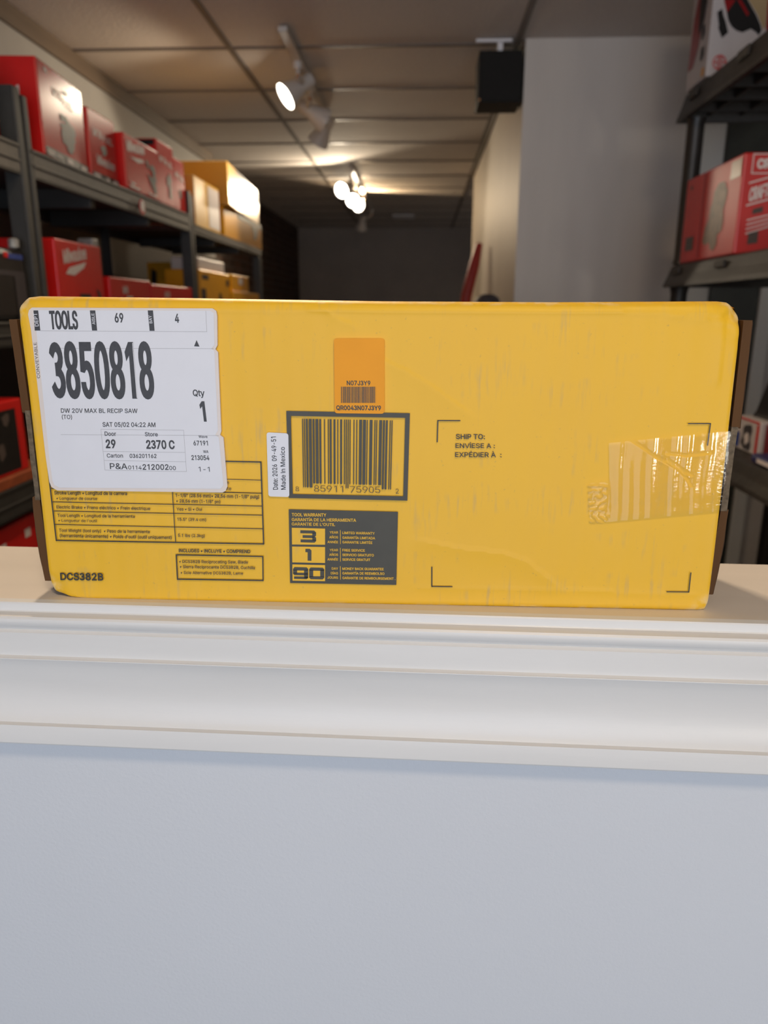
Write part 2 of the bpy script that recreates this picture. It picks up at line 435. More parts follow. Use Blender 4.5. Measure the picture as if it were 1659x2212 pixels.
# ------------------------------------------------------------------ helpers: lettering and flat prints
# outlines of the lettering: advance, then closed outlines as x, y pairs (500 = cap height)
GLYPHS = {
    ' ': (185, []),
    '"': (315, [[77,312,69,500,133,500,126,312], [189,312,182,500,246,500,239,312]]),
    '&': (440, [[193,-7,148,-2,108,12,77,33,53,61,38,94,34,131,37,161,47,186,83,231,138,274,212,330,233,346,250,368,257,398,253,420,241,437,222,449,198,453,165,445,143,424,135,392,143,357,166,322,200,279,430,0,358,0,168,228,119,288,86,338,77,364,74,392,78,423,89,450,108,473,132,490,162,501,197,505,231,501,261,490,285,473,303,452,314,426,318,397,310,355,286,319,252,288,152,214,108,171,98,151,95,129,98,106,107,86,122,69,141,56,164,48,190,46,219,49,247,58,296,94,315,119,330,149,340,183,343,220,401,220,398,177,390,141,364,91,339,61,327,46,300,23,266,7,230,-3]]),
    "'": (203, [[77,312,69,500,133,500,126,312]]),
    '(': (268, [[88,203,99,318,129,434,173,530,232,530,188,421,159,308,149,203,158,113,185,16,232,-94,173,-94,136,-21,109,54,93,129]]),
    ')': (268, [[37,-94,84,18,111,114,120,203,110,308,81,421,37,530,95,530,139,434,170,318,181,203,175,128,159,52,132,-22,95,-94]]),
    ',': (185, [[37,-117,66,70,135,70,83,-117]]),
    '-': (445, [[331,240,331,185,112,185,112,240]]),
    '.': (185, [[94,-4,76,-1,62,9,52,23,49,40,52,58,62,72,76,82,94,85,111,82,126,72,135,58,139,40,135,23,126,9,111,-1]]),
    '/': (245, [[231,523,70,-75,14,-75,175,523]]),
    '0': (445, [[223,-7,171,1,128,24,93,61,68,111,52,175,47,250,52,325,68,388,93,439,128,476,171,499,223,507,274,499,317,476,352,439,378,388,393,325,398,250,393,175,378,111,352,61,318,24,274,1], [223,49,257,55,285,72,308,102,324,141,335,191,338,250,335,309,324,359,308,398,285,428,257,446,223,452,189,446,160,428,138,398,121,359,111,309,107,250,111,191,121,141,138,102,160,72,189,55]]),
    '1': (445, [[75,0,75,54,384,54,384,0], [271,500,271,0,209,0,209,441,206,441,85,352,85,419,195,500]]),
    '2': (445, [[63,0,63,47,230,225,277,278,305,321,315,365,312,390,302,411,288,429,268,441,220,452,193,449,169,440,150,425,136,406,128,383,125,356,64,356,70,398,85,435,109,465,141,488,179,502,221,507,264,502,301,488,332,466,355,438,370,404,374,366,365,312,330,254,262,177,150,59,150,56,383,56,383,0]]),
    '3': (445, [[214,-7,170,-3,130,10,96,29,69,56,51,90,43,130,107,130,113,106,124,86,141,70,162,58,215,49,270,60,292,73,309,91,320,114,323,142,320,169,311,193,294,213,270,230,238,240,198,243,154,243,154,294,283,441,283,444,68,444,68,500,366,500,366,453,208,273,208,284,259,284,303,271,338,249,365,219,381,183,386,142,381,101,364,65,338,35,303,12,262,-2]]),
    '4': (445, [[39,104,39,156,243,500,305,500,107,163,107,160,406,160,406,104], [277,0,277,119,277,144,277,312,337,312,337,0]]),
    '5': (445, [[217,-7,175,-2,138,11,106,32,81,59,65,92,59,128,120,128,125,107,136,87,170,59,217,49,246,53,271,63,293,80,309,103,319,129,322,159,319,190,308,217,292,240,270,258,244,268,214,272,165,264,126,242,66,248,94,500,360,500,360,444,148,444,132,296,134,296,174,319,226,328,258,325,289,315,316,300,339,280,358,256,372,227,381,195,384,160,379,115,363,74,337,41,303,15,263,-1]]),
    '6': (445, [[222,-7,178,-1,140,14,108,40,83,73,68,113,62,159,66,196,78,235,135,335,248,500,316,500,148,257,143,257,162,283,192,302,231,309,274,304,310,290,341,267,363,236,377,198,382,154,377,110,361,71,337,39,305,14,266,-2], [222,48,250,51,274,62,294,78,309,100,319,125,322,154,319,184,309,210,294,231,274,247,250,257,222,261,195,257,171,247,151,231,136,210,126,185,123,156,126,126,136,100,151,78,171,62,195,51]]),
    '7': (445, [[95,0,318,441,318,444,61,444,61,500,384,500,384,441,162,0]]),
    '8': (445, [[222,-7,175,-2,133,11,99,33,73,61,56,95,51,133,54,164,64,192,79,217,99,237,123,252,150,260,150,262,117,277,91,303,75,336,69,374,74,410,89,442,112,469,143,489,180,502,222,507,264,502,301,489,332,469,355,442,370,410,375,374,370,336,353,303,328,277,295,262,295,260,322,252,345,237,365,217,381,192,391,164,394,133,388,95,372,61,346,33,311,11,270,-2], [222,48,253,51,280,59,301,72,317,90,328,111,331,136,327,162,317,185,300,204,278,219,252,228,222,231,193,228,166,219,144,204,128,185,117,162,113,136,117,111,127,90,143,72,164,59,191,51], [222,285,269,295,288,308,302,325,311,345,314,369,311,393,302,413,289,429,270,442,222,452,174,442,156,429,142,413,133,393,131,369,133,345,142,325,156,308,175,295]]),
    '9': (445, [[222,507,266,501,305,486,337,460,362,427,377,387,382,341,378,304,366,265,310,165,197,0,128,0,296,243,302,243,283,217,252,198,214,191,172,196,135,210,104,233,82,264,67,302,62,346,68,390,83,429,108,461,140,486,179,502], [222,452,195,449,171,438,151,422,136,400,126,375,123,346,126,316,136,290,151,269,171,253,195,243,222,239,250,243,274,253,294,269,309,290,319,315,322,344,319,374,309,400,294,422,274,438,250,449]]),
    ':': (185, [[94,-4,76,-1,62,9,52,23,49,40,52,58,62,72,76,82,94,85,111,82,126,72,135,58,139,40,135,23,126,9,111,-1], [94,266,76,269,62,279,52,294,49,311,52,328,62,343,76,352,94,356,111,352,126,343,135,328,139,311,135,294,126,279,111,269]]),
    'A': (471, [[16,0,198,500,271,500,455,0,388,0,282,297,260,366,228,470,241,470,209,365,187,297,84,0], [108,140,108,195,363,195,363,140]]),
    'B': (448, [[59,0,59,500,237,500,284,496,323,482,353,461,374,434,387,403,391,367,388,338,380,315,350,281,309,262,309,258,333,253,357,241,378,223,395,200,407,170,411,134,406,98,393,66,371,38,339,18,296,4,242,0], [122,56,241,56,291,62,324,78,343,103,349,134,346,159,337,181,321,200,300,214,274,224,244,227,122,227], [122,281,234,281,283,291,303,304,318,321,327,342,330,366,324,396,307,421,278,438,236,444,122,444]]),
    'C': (501, [[263,-7,202,1,148,24,103,62,68,113,47,176,40,250,47,323,68,386,103,437,148,475,202,499,263,507,334,496,366,482,395,463,420,439,440,411,455,379,465,342,401,342,383,388,351,421,310,441,263,448,219,442,180,425,148,396,123,358,107,309,102,250,107,191,123,142,148,103,181,75,219,58,263,52,310,59,351,79,383,112,401,158,465,158,455,121,440,89,420,61,395,37,367,18,335,5,300,-4]]),
    'D': (494, [[215,0,94,0,94,56,211,56,267,62,312,79,348,108,372,146,387,195,392,251,387,307,373,354,348,393,314,421,270,438,217,444,92,444,92,500,221,500,289,493,346,470,392,434,426,384,447,323,454,251,447,178,426,117,392,67,345,30,286,8], [122,500,122,0,59,0,59,500]]),
    'E': (411, [[59,0,59,500,366,500,366,444,122,444,122,281,349,281,349,225,122,225,122,56,369,56,369,0]]),
    'F': (403, [[59,0,59,500,363,500,363,444,122,444,122,273,340,273,340,217,122,217,122,0]]),
    'G': (511, [[264,-7,201,1,147,25,102,63,68,114,47,176,40,250,47,323,68,386,102,437,146,475,200,499,260,507,299,504,335,495,367,481,396,461,421,437,441,409,457,378,466,343,401,343,381,386,350,420,310,441,261,448,218,442,180,425,148,397,123,358,107,309,102,250,107,191,123,142,148,104,181,75,220,58,264,52,304,57,339,70,368,92,389,121,403,157,408,199,427,196,278,196,278,251,470,251,470,197,463,139,443,89,412,49,370,18,320,0]]),
    'H': (508, [[59,0,59,500,122,500,122,284,386,284,386,500,449,500,449,0,386,0,386,228,122,228,122,0]]),
    'J': (390, [[182,-7,122,3,74,32,43,79,33,143,33,170,96,170,96,143,102,102,119,73,147,55,182,49,216,55,244,73,261,102,267,143,267,500,331,500,331,143,320,79,289,32,242,3]]),
    'K': (459, [[103,143,103,212,137,257,171,298,208,338,357,500,441,500,227,271,224,271], [59,0,59,500,122,500,122,329,122,221,122,190,122,0], [366,0,185,255,224,304,441,0]]),
    'L': (386, [[59,0,59,500,122,500,122,56,355,56,355,0]]),
    'M': (617, [[59,0,59,500,149,500,272,184,282,156,294,120,306,82,316,48,302,48,312,81,324,119,336,156,346,184,468,500,558,500,558,0,496,0,496,286,496,321,496,362,497,406,498,449,504,449,489,402,474,357,459,316,448,286,336,0,281,0,167,286,156,315,142,355,127,401,110,449,117,449,118,409,119,365,119,323,120,286,120,0]]),
    'N': (514, [[59,0,59,500,134,500,337,180,357,148,381,105,407,54,398,53,394,106,392,155,392,192,392,500,455,500,455,0,380,0,199,285,174,325,145,374,106,444,117,446,120,377,122,322,123,286,123,0]]),
    'O': (524, [[262,-7,202,1,148,24,103,62,69,113,47,176,40,250,47,323,69,386,103,437,148,475,202,499,262,507,323,499,377,475,422,437,456,386,477,323,485,250,477,176,456,113,422,62,377,24,323,1], [262,52,305,58,343,75,376,103,401,142,417,191,423,250,417,309,401,358,376,397,343,425,305,442,262,448,220,442,181,425,148,397,123,358,107,309,102,250,107,191,123,142,148,103,181,75,220,58]]),
    'P': (437, [[59,0,59,500,231,500,284,495,327,479,360,454,383,422,397,384,402,342,397,299,383,261,360,229,327,204,284,188,231,183,107,183,107,238,229,238,264,242,292,252,313,268,327,289,336,314,339,342,336,370,327,395,313,415,292,431,264,441,228,444,122,444,122,0]]),
    'Q': (524, [[241,156,307,156,363,83,377,64,460,-47,394,-47,340,26,326,45], [262,-7,202,1,148,24,103,62,69,113,47,176,40,250,47,323,69,386,103,437,148,475,202,499,262,507,323,499,377,475,422,437,456,386,477,323,485,250,477,176,456,113,422,62,377,24,323,1], [262,52,305,58,343,75,376,103,401,142,417,191,423,250,417,309,401,358,376,397,343,425,305,442,262,448,220,442,181,425,148,397,123,358,107,309,102,250,107,191,123,142,148,103,181,75,220,58]]),
    'R': (441, [[59,0,59,500,232,500,285,495,327,480,360,457,384,426,398,388,402,346,398,304,384,267,360,236,327,213,284,199,232,194,95,194,95,251,230,251,265,254,293,262,314,276,328,295,336,319,339,346,336,374,328,398,314,417,292,432,264,441,229,444,122,444,122,0], [347,0,226,225,298,225,420,0]]),
    'S': (439, [[220,-9,169,-4,125,9,90,30,63,59,45,94,38,134,103,134,109,108,121,86,140,70,164,58,220,48,252,51,281,59,305,72,324,90,336,112,340,137,336,159,326,176,291,201,241,218,181,235,126,256,85,284,59,321,51,366,57,406,74,440,100,468,135,489,177,502,223,507,270,502,311,489,345,468,371,441,387,408,394,371,332,371,321,405,297,430,263,445,221,451,191,448,164,440,143,428,127,411,116,391,113,369,117,346,129,328,166,303,209,288,260,274,306,259,353,234,388,194,398,168,401,136,396,97,380,62,354,33,318,10,273,-4]]),
    'T': (441, [[31,444,31,500,410,500,410,444,252,444,252,0,189,0,189,444]]),
    'U': (508, [[254,-8,199,-2,151,15,112,43,83,79,65,122,59,170,59,500,122,500,122,175,126,141,138,111,158,86,184,67,216,55,254,51,293,55,325,67,351,86,370,111,382,141,386,175,386,500,449,500,449,170,443,122,425,79,396,43,357,15,310,-2]]),
    'V': (471, [[200,0,16,500,83,500,189,203,212,135,244,30,231,30,262,136,285,203,388,500,455,500,273,0]]),
    'W': (674, [[152,0,16,500,81,500,160,193,172,143,184,92,194,39,186,39,196,92,208,143,220,193,301,500,373,500,454,193,466,143,478,92,489,39,480,39,490,92,502,143,514,193,593,500,658,500,521,0,448,0,361,317,345,385,330,467,344,467,329,388,312,317,227,0]]),
    'X': (466, [[18,0,213,280,213,232,29,500,102,500,175,394,201,355,220,323,239,287,228,287,248,323,267,355,293,394,367,500,439,500,254,235,254,282,448,0,375,0,287,127,264,162,245,192,227,227,240,227,221,193,203,163,179,127,90,0]]),
    'Y': (464, [[200,0,200,205,16,500,90,500,189,339,218,287,245,227,220,227,247,288,276,339,374,500,447,500,263,205,263,0]]),
    'Z': (431, [[41,0,41,46,269,379,301,423,335,467,342,447,281,444,219,444,40,444,40,500,390,500,390,454,166,127,132,79,96,33,89,53,149,56,210,56,393,56,393,0]]),
    'a': (383, [[157,-8,123,-5,93,5,67,21,47,44,34,72,30,106,33,135,42,158,57,176,76,190,123,207,175,216,230,223,261,231,268,239,271,250,271,252,262,292,236,316,192,325,147,317,116,296,98,269,40,286,56,317,77,340,102,357,131,369,191,378,235,373,281,354,301,338,317,315,327,285,331,247,331,0,272,0,272,51,268,51,248,24,212,1], [167,45,198,48,224,58,244,73,259,92,268,113,271,136,271,187,255,179,227,173,197,168,172,165,132,156,102,137,93,122,90,103,100,71,128,51]]),
    'b': (417, [[226,-8,194,-5,169,4,135,31,116,58,110,58,110,0,52,0,52,500,112,500,112,314,116,314,135,340,168,366,193,375,225,378,269,372,308,354,339,326,363,288,379,240,384,186,379,130,364,83,340,45,308,16,269,-2], [216,46,248,51,275,64,295,86,310,115,319,148,322,186,320,223,311,257,296,285,275,306,249,320,216,324,185,320,158,307,138,286,123,258,114,225,111,186,114,147,123,113,138,85,159,64,185,50]]),
    'c': (389, [[204,-8,156,-2,115,16,81,45,55,84,39,130,34,184,39,239,55,286,81,325,115,354,156,372,204,378,256,371,300,350,334,316,355,272,298,257,285,284,265,305,238,319,204,324,170,319,143,305,122,282,107,254,98,221,95,184,98,148,107,115,122,87,143,65,170,50,204,46,238,51,266,65,287,87,299,115,357,101,335,55,301,21,256,-1]]),
    'd': (417, [[192,-8,148,-2,110,16,78,45,54,83,39,130,34,186,39,240,54,288,78,326,110,354,148,372,192,378,224,375,249,366,282,340,301,314,305,314,305,500,365,500,365,0,307,0,307,58,301,58,282,31,248,4,223,-5], [201,46,232,50,259,64,279,85,294,113,303,147,306,186,303,225,294,258,280,286,259,307,233,320,201,324,169,320,142,306,121,285,107,257,98,223,95,186,98,148,107,115,122,86,143,64,169,51]]),
    'e': (397, [[208,-8,158,-2,115,16,80,45,55,83,39,130,34,184,39,238,54,285,79,324,113,353,154,372,202,378,261,368,289,354,314,335,335,309,351,277,361,238,365,191,365,166,73,166,73,217,332,217,304,199,301,233,293,264,278,289,258,308,233,320,202,324,170,320,144,308,123,289,107,265,97,237,94,207,94,174,98,136,109,104,126,79,148,60,176,49,209,45,249,52,281,71,300,104,359,89,347,62,329,39,306,19,278,4,245,-5]]),
    'f': (249, [[224,373,224,321,6,321,6,373], [79,0,79,424,83,453,94,478,111,496,133,510,184,521,218,518,239,512,223,460,211,464,191,466,168,462,152,452,142,435,139,411,139,0]]),
    'g': (418, [[203,-148,165,-145,132,-137,81,-108,50,-68,100,-40,119,-65,152,-87,203,-96,245,-90,277,-74,299,-46,306,-6,306,67,301,67,282,41,248,15,223,7,192,5,149,10,111,26,79,53,54,89,39,134,34,188,39,242,54,288,78,326,110,354,149,372,193,378,224,375,249,366,283,340,302,313,308,313,308,373,366,373,366,-9,361,-53,344,-88,319,-115,286,-134,247,-144], [201,58,233,62,259,74,280,93,295,119,304,151,307,189,304,227,295,259,280,286,259,307,233,320,201,324,169,320,143,306,122,285,107,258,98,226,95,189,98,152,107,120,122,94,143,74,169,62]]),
    'h': (403, [[112,223,112,0,52,0,52,500,112,500,112,283,101,283,121,327,149,356,184,372,223,378,259,374,290,362,316,343,335,315,347,280,351,236,351,0,291,0,291,231,285,270,268,299,241,317,206,323,181,321,158,312,139,298,124,278,115,253]]),
    'i': (164, [[52,0,52,373,112,373,112,0], [82,435,66,438,53,447,44,460,41,475,44,490,53,503,66,512,82,515,98,512,112,503,121,490,124,475,121,460,112,447,98,438]]),
    'j': (164, [[52,373,112,373,112,-30,109,-61,100,-89,85,-111,64,-127,37,-137,4,-140,-10,-140,-10,-85,2,-85,24,-82,40,-71,49,-53,52,-29], [82,435,66,438,53,447,43,460,40,475,43,490,53,503,66,512,82,515,98,512,112,503,121,490,124,475,121,460,112,447,98,438]]),
    'k': (374, [[108,134,108,208,118,208,280,373,354,373,181,196,174,196], [52,0,52,500,112,500,112,0], [289,0,145,183,188,225,366,0]]),
    'm': (599, [[52,0,52,373,110,373,110,290,106,290,116,318,130,340,169,370,215,380,253,373,282,355,303,326,315,290,307,290,316,315,331,337,374,368,429,380,460,376,489,365,513,348,531,323,543,291,547,251,547,0,487,0,487,249,482,284,464,307,440,320,411,325,388,322,368,314,339,285,330,243,330,0,269,0,269,255,264,284,249,306,225,320,196,325,155,315,137,302,124,284,115,262,112,234,112,0]]),
    'n': (403, [[112,223,112,0,52,0,52,373,110,373,110,283,101,283,121,327,149,356,184,372,223,378,259,374,290,362,315,343,335,315,347,280,351,236,351,0,291,0,291,231,285,270,268,299,241,317,206,323,181,321,158,312,139,298,124,278,115,253]]),
    'o': (408, [[204,-8,156,-2,115,16,81,45,55,84,39,130,34,184,39,239,55,286,81,325,115,354,156,372,204,378,252,372,293,354,328,325,353,286,369,239,374,184,369,130,353,84,328,45,293,16,252,-2], [204,46,238,50,266,65,287,87,302,115,311,148,314,184,311,220,302,254,287,282,266,305,238,319,204,324,170,319,143,305,122,282,107,254,98,221,95,184,98,148,107,115,122,87,143,65,170,50]]),
    'p': (417, [[52,-140,52,373,110,373,110,314,116,314,135,340,168,366,193,375,225,378,269,372,308,354,339,326,363,288,379,240,384,186,379,130,364,83,340,45,308,16,269,-2,226,-8,194,-5,170,4,136,31,116,58,112,58,112,-140], [216,46,248,51,275,64,295,86,310,115,319,148,322,186,320,223,311,257,296,285,275,306,249,320,216,324,185,320,158,307,138,286,123,258,114,225,111,186,114,147,123,113,138,85,159,64,185,50]]),
    'q': (417, [[365,-140,305,-140,305,58,301,58,282,31,248,4,223,-5,192,-8,148,-2,110,16,78,45,54,83,39,130,34,186,39,240,54,288,78,326,110,354,148,372,192,378,224,375,249,366,282,340,301,314,307,314,307,373,365,373], [201,46,232,50,259,64,279,85,294,113,303,147,306,186,303,225,294,258,280,286,259,307,233,320,201,324,169,320,142,306,121,285,107,257,98,223,95,186,98,148,107,115,122,86,143,64,169,51]]),
    'r': (255, [[52,0,52,373,110,373,110,315,113,315,128,341,150,361,178,374,209,378,225,378,239,377,239,317,226,319,203,320,179,317,156,309,138,296,124,279,115,257,112,233,112,0]]),
    's': (359, [[179,-8,142,-5,110,3,83,18,61,37,45,62,35,93,92,105,103,78,122,59,147,48,178,45,213,49,240,61,258,79,263,101,260,119,250,133,232,145,208,152,147,167,102,183,71,205,52,233,46,269,50,299,64,326,85,348,113,364,146,374,184,378,219,375,249,366,274,352,294,333,318,285,263,272,254,292,238,310,216,323,184,327,154,323,129,311,112,294,107,272,110,254,122,239,169,219,226,206,270,190,301,168,319,140,326,105,321,74,307,46,285,24,255,6,220,-4]]),
    't': (223, [[200,373,200,321,6,321,6,373], [64,463,124,463,124,96,126,75,134,60,147,52,167,49,182,50,198,53,209,2,189,-3,165,-4,123,2,90,21,70,51,64,91]]),
    'u': (403, [[179,-5,144,-1,113,11,87,30,68,58,56,93,52,137,52,373,112,373,112,142,117,103,135,74,161,55,197,49,222,52,245,61,264,75,279,95,288,120,291,150,291,373,351,373,351,0,293,0,293,90,302,90,281,46,253,17,218,0]]),
    'v': (383, [[160,0,17,373,83,373,162,152,184,85,202,20,181,20,199,85,220,152,300,373,365,373,222,0]]),
    'w': (557, [[135,0,22,373,86,373,131,210,151,134,172,41,162,41,182,132,203,210,248,373,311,373,355,210,375,133,395,41,385,41,406,133,426,210,472,373,535,373,422,0,362,0,313,169,299,221,286,276,272,332,286,332,272,276,258,221,244,169,195,0]]),
    'x': (372, [[20,0,168,214,168,168,28,373,98,373,145,300,176,249,204,202,172,202,199,249,229,300,277,373,346,373,205,166,205,210,352,0,282,0,227,84,196,134,170,179,201,179,175,134,146,84,90,0]]),
    'y': (383, [[47,-136,60,-84,70,-86,102,-87,128,-73,148,-35,160,-1,17,373,83,373,162,152,184,85,202,20,181,20,199,85,220,152,300,373,365,373,201,-57,173,-105,137,-133,90,-143,63,-141]]),
    'z': (374, [[41,0,41,45,250,314,250,317,47,317,47,373,327,373,327,325,124,59,124,55,333,55,333,0]]),
    'À': (471, [[16,0,198,500,271,500,455,0,388,0,282,297,260,366,228,470,241,470,209,365,187,297,84,0], [108,140,108,195,363,195,363,140], [212,549,147,647,214,647,261,549]]),
    'É': (411, [[59,0,59,500,366,500,366,444,122,444,122,281,349,281,349,225,122,225,122,56,369,56,369,0], [188,549,235,647,302,647,237,549]]),
    'Í': (295, [[31,0,31,56,116,56,116,444,31,444,31,500,265,500,265,444,180,444,180,56,265,56,265,0], [121,549,168,647,236,647,171,549]]),
    'Ñ': (514, [[59,0,59,500,134,500,337,180,357,148,381,105,407,54,398,53,394,106,392,155,392,192,392,500,455,500,455,0,380,0,199,285,174,325,145,374,106,444,117,446,120,377,122,322,123,286,123,0], [301,566,277,570,255,580,235,589,220,594,207,585,202,567,160,567,164,595,174,617,191,632,214,637,238,632,259,622,278,613,295,608,308,615,314,635,355,635,351,607,340,585,323,571]]),
    'é': (397, [[208,-8,158,-2,115,16,80,45,55,83,39,130,34,184,39,238,54,285,79,324,113,353,154,372,202,378,261,368,289,354,314,335,335,309,351,277,361,238,365,191,365,166,73,166,73,217,332,217,304,199,301,233,293,264,278,289,258,308,233,320,202,324,170,320,144,308,123,289,107,265,97,237,94,207,94,174,98,136,109,104,126,79,148,60,176,49,209,45,249,52,281,71,300,104,359,89,347,62,329,39,306,19,278,4,245,-5], [174,421,221,520,288,520,223,421]]),
    'í': (164, [[52,0,52,373,112,373,112,0], [56,421,103,520,170,520,105,421]]),
    'ú': (403, [[179,-5,144,-1,113,11,87,30,68,58,56,93,52,137,52,373,112,373,112,142,117,103,135,74,161,55,197,49,222,52,245,61,264,75,279,95,288,120,291,150,291,373,351,373,351,0,293,0,293,90,302,90,281,46,253,17,218,0], [175,421,222,520,289,520,224,421]]),
    '•': (382, [[191,91,163,95,137,105,115,122,98,144,87,170,84,198,87,227,98,253,115,274,137,291,163,302,191,306,219,302,245,291,267,274,284,253,295,227,298,198,295,170,284,144,267,122,245,105,219,95]]),
}


_tc = {}
_gl = {}
for _c, (_adv, _sp) in GLYPHS.items():
    _gl[_c] = (_adv / 500, [[(q[k] / 500, q[k + 1] / 500) for k in range(0, len(q), 2)] for q in _sp])
# plain sans forms
_gl['I'] = (0.30, [[(0.09, 0), (0.21, 0), (0.21, 1), (0.09, 1)]])
_gl['l'] = (0.29, [[(0.09, 0), (0.20, 0), (0.20, 1), (0.09, 1)]])
_gl['1'] = (_gl['1'][0] * 0.92, [max(_gl['1'][1], key=len)])
_ac = max(_gl['Í'][1], key=lambda q: max(p[1] for p in q))
_ax = sum(p[0] for p in _ac) / len(_ac)
_gl['Í'] = (0.30, [_gl['I'][1][0], [(x - _ax + 0.17, y) for x, y in _ac]])
_area = lambda q: 0.5 * sum(q[k - 1][0] * q[k][1] - q[k][0] * q[k - 1][1] for k in range(len(q)))
for _c, (_adv, _sp) in list(_gl.items()):
    if _sp and _area(max(_sp, key=lambda q: abs(_area(q)))) < 0:
        _gl[_c] = (_adv, [q[::-1] for q in _sp])        # outer outlines counter-clockwise
for _c in 'IlÍ':
    _gl[_c] = (_gl[_c][0], [q if _area(q) > 0 else q[::-1] for q in _gl[_c][1]])


def _stroke(pts, w):
    P = np.array(pts)
    t = np.gradient(P, axis=0)
    t /= np.linalg.norm(t, axis=1, keepdims=True)
    nn = np.stack([-t[:, 1], t[:, 0]], 1) * w / 2
    q = [tuple(p) for p in P + nn] + [tuple(p) for p in (P - nn)[::-1]]
    return q if _area(q) > 0 else q[::-1]


_arc = lambda cx, cy, rx, ry, a0, a1: [(cx + rx * math.cos(R(a0 + (a1 - a0) * k / 14)), cy + ry * math.sin(R(a0 + (a1 - a0) * k / 14))) for k in range(15)]
_gl['3'] = (0.84, [_stroke(_arc(0.40, 0.745, 0.255, 0.19, 165, -95), 0.123), _stroke(_arc(0.40, 0.27, 0.29, 0.21, 95, -165), 0.123)])
_gc = {}


def glyph_mesh(c, xs, off):
    """one letter, squeezed by xs, every outline pushed out by off, triangulated"""
    k = (c, round(xs, 3), round(off, 4))
    if k in _gc:
        return _gc[k]
    vs, es, segs = [], [], []
    for q in _gl[c][1]:
        P = np.array([(x * xs, y * (1 - 2 * off) + off) for x, y in q])
        E = np.roll(P, -1, 0) - P
        E /= np.maximum(np.linalg.norm(E, axis=1, keepdims=True), 1e-9)
        nr = np.stack([E[:, 1], -E[:, 0]], 1)
        n0 = np.roll(nr, 1, 0)
        m = (nr + n0) / np.maximum(1 + (nr * n0).sum(1, keepdims=True), 0.35)
        ln = np.linalg.norm(m, axis=1, keepdims=True)
        P = P + m * np.minimum(1, 1.6 / np.maximum(ln, 1e-9)) * off
        b = len(vs)
        vs += [Vector(p) for p in P]
        es += [(b + t, b + (t + 1) % len(P)) for t in range(len(P))]
        segs += [(P[t], P[(t + 1) % len(P)]) for t in range(len(P))]
    if not vs:
        _gc[k] = (np.zeros((0, 2)), [])
        return _gc[k]
    r = delaunay_2d_cdt(vs, es, [], 0, 1e-5)
    V = np.array([tuple(v) for v in r[0]])
    A = np.array([sg[0] for sg in segs])
    B = np.array([sg[1] for sg in segs])
    fs = []
    for f in r[2]:
        cxy = V[list(f)].mean(0)
        cr = (B[:, 0] - A[:, 0]) * (cxy[1] - A[:, 1]) - (cxy[0] - A[:, 0]) * (B[:, 1] - A[:, 1])
        up_ = (A[:, 1] <= cxy[1]) & (B[:, 1] > cxy[1]) & (cr > 0)
        dn_ = (A[:, 1] > cxy[1]) & (B[:, 1] <= cxy[1]) & (cr < 0)
        if up_.sum() - dn_.sum() > 0:
            a, b_, c_ = V[f[0]], V[f[1]], V[f[2]]
            ccw = (b_[0] - a[0]) * (c_[1] - a[1]) - (c_[0] - a[0]) * (b_[1] - a[1]) > 0
            fs.append(tuple(f) if ccw else tuple(f)[::-1])
    _gc[k] = (V, fs)
    return _gc[k]


def text_mesh(s, ratio, stem):
    """lettering of cap height 1 and total width ratio; stem is the width of an upright stroke"""
    k = (s, round(ratio, 2), stem)
    if k in _tc:
        return _tc[k]
    x, lo, hi = 0.0, 1e9, -1e9
    place = []
    for c in s:
        adv, sp = _gl[c]
        place.append((x, c))
        for q in sp:
            lo = min(lo, x + min(p[0] for p in q))
            hi = max(hi, x + max(p[0] for p in q))
        x += adv
    xs = ratio / (hi - lo)
    stem = min(stem, (0.34 if len(s) > 1 else 0.62) * ratio / len(s))
    off = max(-0.02, (stem - 0.123 * xs) / 2)
    xs = (ratio - 2 * off) / (hi - lo)
    vs, fs = [], []
    for (x0, c) in place:
        V, tri = glyph_mesh(c, xs, off)
        b = len(vs)
        vs += [(v[0] + (x0 - lo) * xs + off, v[1]) for v in V]
        fs += [tuple(t + b for t in f) for f in tri]
    _tc[k] = (np.array(vs), fs)
    return _tc[k]


